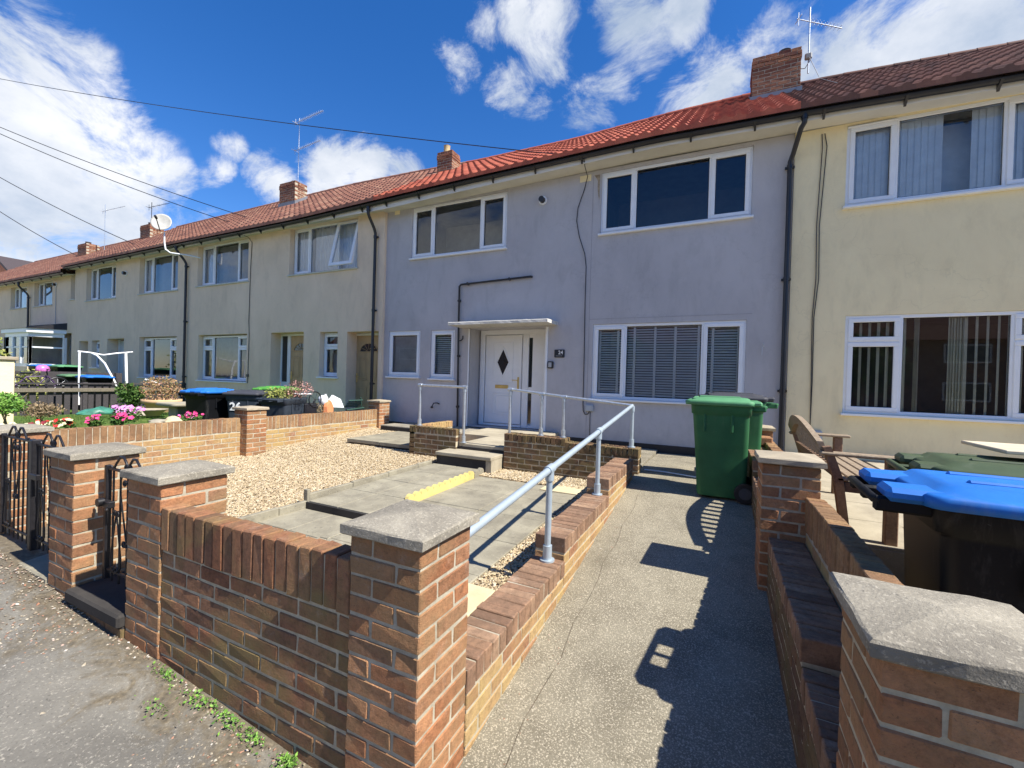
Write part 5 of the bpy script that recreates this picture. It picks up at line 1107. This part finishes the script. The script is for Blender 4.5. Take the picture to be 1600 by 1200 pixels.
m = MB(); m.tube([(-5.62, 7.99, .93), (-5.66, 7.95, .955), (-5.74, 7.94, .945), (-5.78, 7.94, .88), (-5.79, 7.94, .84)], .012, 7); m.cbox(-5.815, -5.765, 7.92, 7.96, .83, .87, .006); single('outside_tap', m, BLACKP, (-5.7, 7.97, .9), 'black outside pipe stub low on the wall left of the door', 'tap')
m = MB(); m.cbox(1.27, 1.43, 7.92, 7.969, .66, .875, .012); single('meter_box', m, PLASTGREY, (1.35, 7.95, .77), 'grey meter box on the cream wall behind the bench', 'box')
for dx, lab in ((0, 'left'), (.035, 'right')):
    m = MB(); m.tube([(1.30+dx, 7.96, 5.40), (1.31+dx*1.6, 7.955, 5.2), (1.27+dx, 7.955, 4.0), (1.285+dx, 7.955, 3.2), (1.255+dx*.6, 7.955, 2.6), (1.27+dx*.4, 7.955, 1.6), (1.275, 7.955, .88)], .0065, 6)
    single('wall_cable', m, BLACKP if dx else simple('brown_cable', (.06, .05, .045), .6), (1.28, 7.96, 3), lab+' one of the two thin cables running down the cream wall beside the drainpipe', 'cable')
m = MB(); m.tube([(-12.27, 7.55, 5.40), (-12.2, 7.8, 5.36), (-12.20, 7.905, 5.25), (-12.24, 7.905, 4.4), (-12.26, 7.905, 3.0), (-12.23, 7.905, 2.6), (-12.25, 7.905, 1.2)], .009, 6); m.cbox(-12.29, -12.21, 7.88, 7.915, 1.38, 1.46, .005); single('wall_cable', m, simple('grey_brown_cable', (.10, .09, .075), .6), (-12.25, 7.91, 3), 'thin cable running down the beige wall between the two houses', 'cable')
m = MB(); m.tube([(-24.9, 7.55, 5.2), (-24.95, 7.93, 5.0), (-24.95, 7.935, 3.6), (-24.9, 7.935, .6)], .010, 6); single('wall_cable', m, PLASTGREY, (-24.9, 7.94, 3), 'faint grey cable down the far beige wall near the bay window', 'cable')
m = MB(); m.tube([(-.86, 5.93, .372), (-.6, 5.90, .375), (-.3, 5.80, .377), (.0, 5.72, .377)], .010, 6); single('ground_cable', m, UPVC, (-.5, 5.85, .37), 'white cable lying on the concrete near the house', 'cable')
# satellite dish
T = thing('satellite_dish', (-15.0, 7.9, 5.15), 'round grey satellite dish on a bent white pole above the gutter', 'satellite dish')
m = MB(); m.tube([(-14.75, 7.93, 5.05), (-14.9, 7.7, 5.08), (-15.25, 7.35, 5.10), (-15.36, 7.27, 5.2), (-15.38, 7.25, 5.4), (-15.40, 7.25, 5.72)], .022, 8); m.build('pole', UPVC, T)
dd = Vector((.62, -.60, .32)).normalized(); ux = Vector((0, 0, 1)).cross(dd).normalized(); uy = dd.cross(ux); c0 = Vector((-15.40, 7.18, 5.97)); m = MB(); rings = []
for sgn in (0, 1):
    for k in (range(7) if not sgn else range(6, -1, -1)):
        rho = .29*(k+.15)/6.15; dep = .07*(rho/.34)**2+(.012 if not sgn else 0)
        rings.append([c0+ux*rho*.92*math.cos(2*math.pi*a/20)+uy*rho*math.sin(2*math.pi*a/20)+dd*dep for a in range(20)])
m.loft(rings, True, True, 0); m.build('reflector', simple('dish_grey', (.40, .39, .35), .6), T)
m = MB(); e_ = c0+dd*.42-uy*.12; m.tube([c0-uy*.30, e_], .014, 6); m.disc(e_, dd, .035, .10, 10); m.build('receiver_arm', BLACKP, T)
# aerials
def aerial(base, h, label, arms, mat=GALV, lean_=0):
    t = thing('tv_aerial', base, label, 'aerial', 'television aerials'); b0 = Vector(base); m = MB(); m.tube([b0, b0+Vector((lean_, 0, h))], .013, 7); m.build('mast', mat, t)
    for (z, L_, dr, n) in arms:
        m = MB(); d_ = Vector(dr).normalized(); p0 = b0+Vector((lean_*z/h, 0, z)); m.tube([p0-d_*.25, p0+d_*L_], .009, 6); sd_ = Vector((0, 0, 1)).cross(d_).normalized()
        for k in range(n): 
            q = p0+d_*(L_*(k+.3)/n); w_ = .08; m.tube([q-sd_*w_+Vector((0, 0, .0)), q+sd_*w_], .004, 4); m.tube([q-Vector((0, 0, .045)), q+Vector((0, 0, .045))], .004, 4)
        m.tube([p0-d_*.22-Vector((0, 0, .13)), p0-d_*.22+Vector((0, 0, .13))], .008, 5); m.tube([p0-d_*.22-sd_*.12, p0-d_*.22+sd_*.12], .008, 5); m.build('antenna', mat, t)
    return t
aerial((1.40, 10.2, 7.75), 1.30, 'tv aerial on a thin mast beside the big red brick chimney', [(1.02, .62, (1, .35, -.30), 9)])
aerial((-13.20, 10.1, 7.9), 2.35, 'tall aerial with two dotted arms on the middle left chimney', [(2.25, 1.3, (1, -.1, -.02), 14), (1.3, 1.2, (1, -.1, -.01), 13)])
aerial((-22.5, 10.1, 7.8), 1.0, 'short aerial on the chimney behind the satellite dish', [(.8, 1.4, (1, 0, -.03), 3)], IRON)
aerial((-26.9, 10.2, 6.9), 2.5, 'lone aerial with one long arm beside the farthest chimneys', [(2.2, 1.9, (1, 0, -.03), 3)])
m = MB(); m.cbox(1.33, 1.45, 10.12, 10.2, 8.0, 8.12, .02); m.tube([(1.25, 10.15, 7.85), (1.33, 10.1, 7.8), (1.42, 10.1, 7.95)], .008, 6); m.tube([(1.40, 10.1, 8.0), (1.55, 9.9, 7.42), (1.70, 9.2, 6.85)], .005, 6); single('aerial_cable', m, simple('pale_cable', (.3, .3, .29), .6), (1.4, 10, 7.5), 'pale aerial cable trailing over the dark roof tiles', 'cable')
# overhead wires
def wire(p, q, sag, label, r=.012, grp='overhead telephone wires'):
    p, q = Vector(p), Vector(q); n = 24; pts = [p.lerp(q, k/n)-Vector((0, 0, sag*4*(k/n)*(1-k/n))) for k in range(n+1)]; m = MB(); m.tube(pts, r, 5, False); return single('overhead_wire', m, BLACKP, p, label, 'wire', grp)
WIRE_L = Vector((-24.47, 4.98, 11.77))
wire((-2.36, 7.60, 5.60), WIRE_L, .20, 'long dark wire crossing the sky to the lilac house', .009)
wire((-14.4, 9.2, 6.7), (-22.6, 5.3, 9.75), .12, 'upper of the two parallel wires dropping to the beige roof', .012)
wire((-15.0, 9.0, 6.55), (-22.6, 5.3, 9.55), .14, 'lower of the two parallel wires dropping to the beige roof', .012)
wire((-20.2, 8.8, 6.2), (-26.2, 6.0, 9.3), .12, 'wire passing behind the satellite dish', .014)
wire((-25.0, 8.6, 6.3), (-30.5, 6.8, 9.3), .12, 'wire reaching the roof near the far aerial', .016)
wire((-32.0, 8.0, 6.3), (-36.5, 8.0, 9.3), .12, 'lowest wire at the left picture edge', .018)
# ------------------------------------------------------------------ fence on the left and things beyond it
T = thing('picket_fence', (-15.4, 5.6, .45), 'dark stained timber fence across the left garden with an old lichened rail', 'fence')
y = 3.2; k = 0
while y < 8.0:
    m = MB(); m.cbox(-15.42, -15.40, y, y+.115, .2, 1.04+U(-.01, .01), .003, rnd()); m.build('board', FENCEW, T); y += .158; k += 1
m = MB(); m.cbox(-15.40, -15.345, 3.1, 8.0, 1.06, 1.10, .004); m.build('top_rail', FENCEW, T)
m = MB(); m.cbox(-15.40, -15.33, 3.1, 8.0, .86, .96, .008); m.build('middle_rail', FENCE_T, T)
for y in (3.1, 5.5, 7.95):
    m = MB(); m.cbox(-15.47, -15.37, y-.05, y+.05, .3, 1.12, .006); m.build('post', FENCEW, T)
m = MB(); m.cbox(-18.9, -18.82, 4.4, 7.7, .3, 1.36, .006); single('timber_fence', m, FENCEW, (-18.85, 6, .3), 'second dark fence further off behind the white goal posts', 'fence')
T = thing('garden_pillar', (-11.6, 2.3, .3), 'pale cream painted pillar at the left picture edge', 'pillar')
m = MB(); m.cbox(-11.9, -11.16, 2.78, 3.05, .2, 1.60, .01); m.build('shaft', CREAM, T); m = MB(); m.cbox(-11.96, -11.12, 2.74, 3.09, 1.60, 1.66, .01); m.build('cap_stone', CAP_TAN, T)
T = thing('goal_frame', (-16.4, 6.3, .4), 'small sagging white tube football goal behind the fence', 'goal')
GW = simple('white_plastic_tube', (.80, .80, .80), .5)
def tb(name, pts, r): m = MB(); m.tube(pts, r, 8); return m.build(name, GW, T)
tb('upright', [(-16.4, 5.73, .45), (-16.4, 5.72, 1.96)], .027); tb('upright', [(-16.4, 6.84, .42), (-16.4, 6.80, 1.5), (-16.4, 6.78, 2.03)], .038)
tb('crossbar', [(-16.4, 5.68, 1.97), (-16.4, 5.95, 1.95), (-16.4, 6.25, 1.90), (-16.4, 6.55, 1.97), (-16.4, 6.95, 2.04)], .022)
tb('stay', [(-16.4, 5.98, 1.94), (-16.4, 6.1, 1.88), (-16.3, 6.25, 1.65), (-16.1, 6.42, 1.1), (-16.0, 6.5, .5)], .026)
tb('stay', [(-16.2, 7.2, 1.2), (-15.9, 7.5, 1.05)], .03)
# children's bicycle beyond the fence
T = thing('bicycle', (-16.6, 4.9, .45), 'small dark bicycle with pale wheels leaning beyond the fence', 'bicycle')
for y in (4.55, 5.35):
    m = MB(); m.tube([(-16.6, y+.23*math.cos(a*math.pi/10), .98+.23*math.sin(a*math.pi/10)) for a in range(21)], .022, 6, False); w_ = m.build('wheel', BLACKP, T)
    m = MB(); 
    for a in range(8): m.tube([(-16.6, y, .98), (-16.6, y+.21*math.cos(a*math.pi/4), .98+.21*math.sin(a*math.pi/4))], .004, 4)
    m.build('spokes', GW, w_)
m = MB(); m.tube([(-16.6, 4.55, .98), (-16.6, 4.75, 1.22), (-16.6, 5.15, 1.25), (-16.6, 5.35, .98)], .02, 6); m.tube([(-16.6, 4.75, 1.22), (-16.6, 4.95, .98), (-16.6, 5.15, 1.25)], .02, 6); m.tube([(-16.6, 5.35, .98), (-16.6, 4.95, .98)], .016, 6); m.build('frame', simple('dark_purple_paint', (.06, .03, .09), .4), T)
m = MB(); m.tube([(-16.6, 5.15, 1.25), (-16.6, 5.12, 1.42)], .016, 6); m.tube([(-16.82, 5.10, 1.44), (-16.38, 5.10, 1.44)], .016, 6); m.build('handlebar', BLACKP, T)
m = MB(); m.cbox(-16.67, -16.53, 4.62, 4.86, 1.30, 1.35, .02); m.build('saddle', BLACKP, T)
m = MB(); m.loft([[(-16.6+.13*s_*math.cos(a*math.pi/6), 5.05+.15*s_*math.sin(a*math.pi/6), z) for a in range(12)] for s_, z in ((.9, 1.38), (1, 1.42), (.85, 1.50), (.5, 1.545), (.1, 1.555))]); single('cycle_helmet', m, simple('pink_helmet', (.55, .15, .45), .4, var=.4, scale=25), (-16.6, 5.05, 1.38), 'pink and purple helmet hung on the bicycle', 'helmet')
# ------------------------------------------------------------------ plants
def leaf(m, p, s_, mi=0):
    d_ = Vector((U(-1, 1), U(-1, 1), U(-.3, 1))).normalized(); w_ = d_.cross(Vector((U(-1, 1), U(-1, 1), U(-1, 1)))).normalized()
    p = Vector(p); m.add([p, p+d_*s_*.5+w_*s_*.28, p+d_*s_, p+d_*s_*.5-w_*s_*.28], [(0, 1, 2, 3)], rnd(), mi)
def leafclump(m, c, rx, ry, rz_, n, s_, mi=0, shell_=.35):
    for _ in range(n):
        while True:
            p = Vector((U(-1, 1), U(-1, 1), U(-1, 1))); L_ = p.length
            if shell_ < L_ < 1: break
        if U(0, 1) < .35 and math.sin(p.x*5+c[0])*math.sin(p.y*6+1)*math.sin(p.z*5) > .25: continue
        leaf(m, (c[0]+p.x*rx, c[1]+p.y*ry, c[2]+p.z*rz_), s_*U(.6, 1.3), mi)
def shrub(base, rx, ry, h, n, s_, mat, label, name='shrub', cat='shrub', stems=7, lobes=5, group='plants in the left garden'):
    t = thing(name, base, label, cat, group); x, y, z = base; m = MB(); random.seed(int(abs(x*100+y*37)))
    for k in range(lobes): leafclump(m, (x+U(-.4, .4)*rx, y+U(-.4, .4)*ry, z+h*U(.4, .68)), rx*U(.5, .75), ry*U(.5, .75), h*U(.28, .42), n//lobes, s_)
    m.build('foliage', mat, t); m = MB()
    for k in range(stems): m.tube([(x+U(-.1, .1)*rx, y+U(-.1, .1)*ry, z-.02), (x+U(-.3, .3)*rx, y+U(-.3, .3)*ry, z+h*.4), (x+U(-.7, .7)*rx, y+U(-.7, .7)*ry, z+h*U(.6, .95))], .006, 5)
    m.build('stems', LEAF_D, t); return t
shrub((-10.3, 2.72, .55), .55, .38, .55, 3200, .045, LEAF_F, 'bright feathery green bush by the left picture edge')
shrub((-10.7, 3.25, .55), .38, .28, .34, 1300, .04, LEAF_D, 'dry brown leggy shrub right of the feathery bush')
shrub((-12.8, 5.45, .5), .36, .30, .72, 1500, .075, LEAF, 'dark glossy green shrub in front of the fence')
shrub((-21.5, 4.9, .4), .9, .8, 2.3, 2600, .11, LEAF_Y, 'tall loose yellow green shrub beside the white bay window', stems=10, lobes=8)
shrub((-17.9, 5.2, .4), .6, .4, 1.0, 900, .08, LEAF_Y, 'low yellow green shrub beyond the fence')
T = thing('plant_pot', (-12.15, 5.75, .5), 'wide terracotta coloured pot holding a yellow and red leaved plant', 'plant pot')
m = MB(); m.loft([[(-12.15+r_*math.cos(a*math.pi/10), 5.75+r_*math.sin(a*math.pi/10), z) for a in range(20)] for r_, z in ((.24, .5), (.33, .70), (.40, .72), (.40, .80), (.35, .80), (.33, .72))]); m.build('pot', simple('pale_terracotta', (.55, .36, .20), .8), T)
m = MB(); leafclump(m, (-12.15, 5.75, 1.05), .48, .42, .32, 1500, .05, 0, 0); m.build('foliage', LEAF_R, T)
m = MB(); leafclump(m, (-7.42, 5.38, 1.10), .28, .26, .14, 700, .045, 0, 0); t_ = thing('potted_plant', (-7.24, 5.42, .98), 'yellow green leafy plant growing in the lidless bin', 'plant'); m.build('foliage', LEAF_Y, t_)
m = MB(); leafclump(m, (-7.05, 5.52, 1.22), .30, .24, .16, 420, .032, 0, 0); m.build('blossom', petal('dusty_pink_petals', (.48, .25, .22)), t_)
m = MB()
for k in range(16): m.tube([(-7.24+U(-.1, .1), 5.42+U(-.1, .1), .98), (-7.2+U(-.3, .35), 5.45+U(-.2, .25), U(1.15, 1.42))], .004, 4)
m.build('stems', LEAF_D, t_)
def flowers(base, r, cols, label, n=26, fs=.03, foli=LEAF, h=.16):
    t = thing('flowering_plant', base, label, 'flowers', 'bedding plants along the left wall'); x, y, z = base; m = MB(); leafclump(m, (x, y, z+h*.35), r*1.25, r*1.05, h*.55, 420, .04, 0, 0); m.build('foliage', foli, t); m = MB()
    for _ in range(n):
        px, py, pz = x+random.gauss(0, .5)*r, y+random.gauss(0, .5)*r, z+h*U(.55, 1.1); nv = Vector((U(-.2, .9), U(-.9, .1), U(.3, 1))).normalized(); a = nv.cross(Vector((0, 0, 1))).normalized(); b_ = nv.cross(a); s_ = fs*U(.7, 1.25); q = random.randrange(len(cols))
        c = Vector((px, py, pz)); vs = [c-nv*s_*.3]+[c+a*math.cos(k*math.pi/5)*s_*(1 if k % 2 else .72)+b_*math.sin(k*math.pi/5)*s_*(1 if k % 2 else .72) for k in range(10)]
        m.add(vs, [(0, k, k % 10+1) for k in range(1, 11)], rnd(), q)
    m.build('blossom', [petal('petal_'+c[0], c[1]) for c in cols], t); return t
PINK = ('pink', (.72, .06, .22)); LIL = ('lilac', (.66, .30, .62)); REDF = ('red', (.62, .03, .03)); CRM = ('cream', (.75, .70, .42)); DKR = ('dark_red', (.20, .02, .03)); MAG = ('magenta', (.72, .20, .50))
flowers((-7.6, 2.10, .64), .16, [DKR, CRM], 'dark red and white flowers at the left end of the wall', 18)
flowers((-7.75, 2.42, .64), .14, [CRM, REDF], 'cream flowers with a few red ones above the wall', 18)
flowers((-7.85, 2.62, .66), .09, [REDF, REDF, CRM], 'bright red flowers between cream ones above the wall', 14, .04)
flowers((-8.0, 2.98, .66), .08, [PINK], 'single clump of strong pink flowers above the wall', 13, .035)
flowers((-8.05, 3.25, .66), .08, [PINK], 'strong pink flowers touching the lilac ones', 15, .038)
flowers((-8.2, 3.38, .70), .13, [LIL], 'tall clump of pale lilac flowers above the wall', 26, .045, LEAF, .22)
flowers((-8.5, 3.60, .68), .14, [LIL, LIL, MAG], 'lilac and pink flowers right of the tall lilac clump', 18, .035, LEAF, .2)
flowers((-7.65, 4.02, .67), .13, [MAG, PINK], 'magenta flowers beside the pale rock on the wall', 34, .024)
m = MB(); random.seed(5)
for _ in range(9000):
    x, y = U(-14.5, -7.1), U(1.8, 7.6); z = gz(x, y)
    if z < .3: continue
    hh = U(.03, .085)*(1.4 if x > -8.6 else 1); dx, dy = U(-.03, .03), U(-.03, .03); m.add([(x-.006, y, z), (x+.006, y, z), (x+dx, y+dy, z+hh)], [(0, 1, 2)], rnd())
struct('grass_tufts', m, LEAF_F, 'short rough grass of the left garden', 'stuff')
random.seed(11)
m = MB()
for (x, y, r_, n) in ((-2.38, 1.15, .07, 70), (-2.05, 1.13, .12, 110), (-1.86, 1.15, .06, 40), (-1.72, 1.16, .06, 60), (-1.50, 1.17, .035, 110), (-1.30, 1.16, .06, 50), (-2.2, 1.02, .08, 25)):
    for _ in range(n*2):
        px = x+random.gauss(0, .5)*r_*1.5; py = min(1.203, 1.19-abs(random.gauss(0, .03))-(.12 if y < 1.1 else 0)); leaf(m, (px, py, zp(px)+.012+U(0, .028)), U(.006, .02))
struct('wall_foot_weeds', m, LEAF_F, 'small green weeds along the foot of the front wall', 'stuff')
# rocks, bowl and oddments in the left garden
def rock(base, s, mat, label, seed, name='rock'):
    random.seed(seed); m = MB(); n = 9; rings = []
    for i in range(6):
        a = math.pi*(i+.15)/5.3; rings.append([(base[0]+s[0]*math.sin(a)*math.cos(k*2*math.pi/n)*U(.8, 1.15), base[1]+s[1]*math.sin(a)*math.sin(k*2*math.pi/n)*U(.8, 1.15), base[2]+s[2]*(.5-.55*math.cos(a))*U(.9, 1.08)) for k in range(n)])
    m.loft(rings[::1], True, True, 0, .5, False); return single(name, m, mat, base, label, 'rock', 'rocks in the left garden')
ROCKM = concrete('pale_rock', (.42,.38,.29), (.28,.25,.19), .4, .6, 60)
rock((-10.4, 4.38, .52), (.28, .24, .24), ROCKM, 'rounded grey rock between green bag and bowl', 3)
rock((-7.55, 3.72, .62), (.15, .12, .17), SLAB_C, 'pointed cream rock standing on the wall side', 4)
rock((-7.6, 3.52, .62), (.20, .10, .07), SLAB_C, 'flat cream stone lying beside the pointed rock', 9)
rock((-8.4, 3.95, .62), (.24, .15, .06), ROCKM, 'flat stone slab left of the pointed cream rock', 6)
m = MB(); m.loft([[(-10.75+r_*math.cos(a*math.pi/10), 4.85+r_*math.sin(a*math.pi/10), z) for a in range(20)] for r_, z in ((.18, .54), (.30, .66), (.34, .68), (.31, .675), (.22, .62))], True, False); t_ = single('stone_bowl', m, CAP_TAN, (-10.75, 4.85, .54), 'shallow pale stone bowl of dark water', 'bowl')
m = MB(); m.disc((-10.75, 4.85, .645), (0, 0, 1), .25, .01, 20); m.build('water_surface', simple('pond_water', (.03, .06, .10), .06), t_)
T = thing('bird_bath', (-9.6, 4.85, .55), 'low stone table like bird bath of rough slabs', 'bird bath')
m = MB(); m.loft([rr(-9.6, 4.85, .30, .24, .1, .80), rr(-9.6, 4.85, .36, .29, .1, .83), rr(-9.6, 4.85, .34, .27, .1, .87)]); m.build('bowl', ROCKM, T); m = MB(); m.cbox(-9.75, -9.45, 4.72, 4.98, .5, .80, .02); m.build('pedestal', ROCKM, T)
m = MB(); rings = []
random.seed(8)
for i in range(9):
    u = i/8; rings.append([(-11.7+.25*math.cos(k*math.pi/6)*math.sin(math.pi*(u*.9+.06))*U(.8, 1.2)+.0, 4.05+.75*u, .55+.16*max(0, math.sin(k*math.pi/6))*math.sin(math.pi*(u*.9+.06))*U(.6, 1.3)) for k in range(12)])
m.loft(rings); single('garden_sack', m, simple('green_tarpaulin', (.05, .20, .14), .45, var=.4, scale=9), (-11.7, 4.4, .55), 'crumpled green tarpaulin sack on the lawn', 'sack')
m = MB(); m.loft([[(-12.5+r_*math.cos(a*math.pi/10), 6.75+r_*math.sin(a*math.pi/10), z) for a in range(20)] for r_, z in ((.20, .5), (.26, .76), (.28, .77), (.28, .79), (.25, .785), (.2, .55))]); single('washing_up_bowl', m, simple('pale_grey_plastic', (.50, .52, .52), .5), (-12.5, 6.75, .5), 'pale grey plastic tub at the end of the dark fence', 'tub')
# oddments by the boundary wall, right of the planter bin
T = thing('garden_trolley', (-6.98, 5.95, .2), 'black folded trolley with a hooped wheel beside the planter bin', 'trolley')
T.location = (-7.12, 5.95, .2); T['_b'] = (-7.12, 5.95, .2)
m = MB(); m.tube([(-7.1, 5.93+.14*math.cos(a*math.pi/8), 1.02+.15*math.sin(a*math.pi/8)) for a in range(17)], .012, 6, False); 
for a in range(5): m.tube([(-7.1, 5.93, 1.02), (-7.1, 5.93+.14*math.cos(a*1.26), 1.02+.15*math.sin(a*1.26))], .004, 4)
m.build('wheel', BLACKP, T)
m = MB(); m.cbox(-7.28, -7.08, 5.55, 5.85, 1.12, 1.14, .006); m.build('shelf', UPVC, T)
m = MB(); m.tube([(-7.15, 5.60, 1.12), (-7.2, 5.75, .8), (-7.15, 5.95, .3)], .016, 6); m.tube([(-7.1, 5.93, 1.02), (-7.2, 5.8, .6), (-7.2, 5.6, .3)], .016, 6); m.cbox(-7.25, -7.1, 5.72, 6.0, .62, .95, .03); m.build('frame', BLACKP, T)
m = MB(); random.seed(21); leafclump(m, (-7.2, 6.05, .82), .12, .14, .12, 500, .03, 0, 0); tag(m.build('shrub', LEAF_D, None, (-7.2, 6.05, .6)), 'small dry brown clump of plant beside the folded trolley', 'shrub', 'plants in the left garden', 'thing')
rock((-7.2, 6.32, .62), (.10, .13, .36), simple('orange_clay', (.62, .22, .09), .8), 'tilted orange clay slab leaning behind the wall', 14, 'clay_slab')
m = MB(); m.loft([[(-7.25+.10*q*math.cos(k*math.pi/5), 6.25+.10*q*math.sin(k*math.pi/5), z) for k in range(10)] for q, z in ((.5, .9), (1, .97), (.9, 1.05), (.4, 1.09))]); single('plastic_bag', m, UPVC, (-7.25, 6.25, .9), 'small white plastic bag left of the clay slab', 'bag', 'white bags')
m = MB(); m.add([(-7.3, 6.3, .85), (-7.2, 6.75, .82), (-7.25, 6.70, 1.0), (-7.28, 6.52, 1.09), (-7.3, 6.44, .98), (-7.3, 6.36, 1.12)], [(0, 1, 2, 3, 4, 5)]); m.add([(-7.33, 6.3, .85), (-7.23, 6.75, .82), (-7.28, 6.70, 1.0), (-7.31, 6.52, 1.09), (-7.33, 6.44, .98), (-7.33, 6.36, 1.12)], [(5, 4, 3, 2, 1, 0)]); single('plastic_bag', m, UPVC, (-7.3, 6.5, .85), 'torn white plastic sheet right of the clay slab', 'bag', 'white bags')
T = thing('folding_chair', (-7.2, 7.0, .5), 'folded dark green garden chair leaning behind the wall', 'chair')
m = MB()
for k in range(5): m.cbox(-7.24+k*.03, -7.21+k*.03, 6.78, 7.18, .82+k*.035, .845+k*.035, .005)
m.build('seat_slats', simple('dark_green_plastic', (.035, .08, .065), .5), T); m = MB(); m.tube([(-7.12, 6.74, .77), (-7.1, 7.22, .80)], .018, 6); m.tube([(-7.1, 7.12, 1.03), (-7.15, 7.2, .80)], .016, 6); m.build('frame', simple('dark_green_tube', (.03, .07, .055), .4), T)
# brick rubble near the wall foot
random.seed(31)
for i, (x, y, s_, lab) in enumerate(((-1.60, .98, .018, 'broken red brick chip on the pavement'), (-1.47, 1.06, .03, 'larger orange brick fragment near the wall foot'))):
    m = MB(); z = zp(x); m.cbox(x-s_, x+s_, y-s_*.6, y+s_*.6, z-.004, z+s_*.7, .006, .5, 0, .006); single('brick_fragment', m, simple('brick_chip', (.36, .12, .06), .9), (x, y, z), lab, 'brick', 'brick fragments')
m = MB(); m.cbox(-1.82, -1.66, .90, .915, zp(-1.74)+.0, zp(-1.74)+.008, .002); single('stick', m, TEAK, (-1.74, .9, zp(-1.74)), 'thin pale stick lying on the pavement', 'stick')
m = MB(); m.box(.642, 6, 3.64, 3.649, .08, .45); struct('patio_riser', m, LAND)

# trees across the street (reflected in the ground floor windows)
for i, (x, y, h) in enumerate(((-13, -15, 6.5), (-6.5, -16, 5.5), (1.5, -15.5, 6.0), (7.5, -16, 5.0), (-22, -15, 6))):
    T = thing('street_tree', (x, y, 0), ('leafy tree opposite the houses, number %d from the left' % (i+1)) if False else ['broad', 'low', 'round', 'small', 'far'][i]+' leafy tree on the other side of the street', 'tree', 'trees across the street')
    m = MB(); m.tube([(x, y, -.2), (x+.1, y, 1.5), (x+.05, y, 3.2)], .16, 8, radii=[.2, .15, .1]); m.build('trunk', TEAK, T)
    m = MB()
    for k in range(9): leafclump(m, (x+U(-1.6, 1.6), y+U(-1.4, 1.4), h*U(.4, .8)), 1.3, 1.3, 1.1, 260, .32, 0, .3)
    m.build('crown', LEAF, T)
for o in bpy.data.objects:
    if '_b' in o: del o['_b']
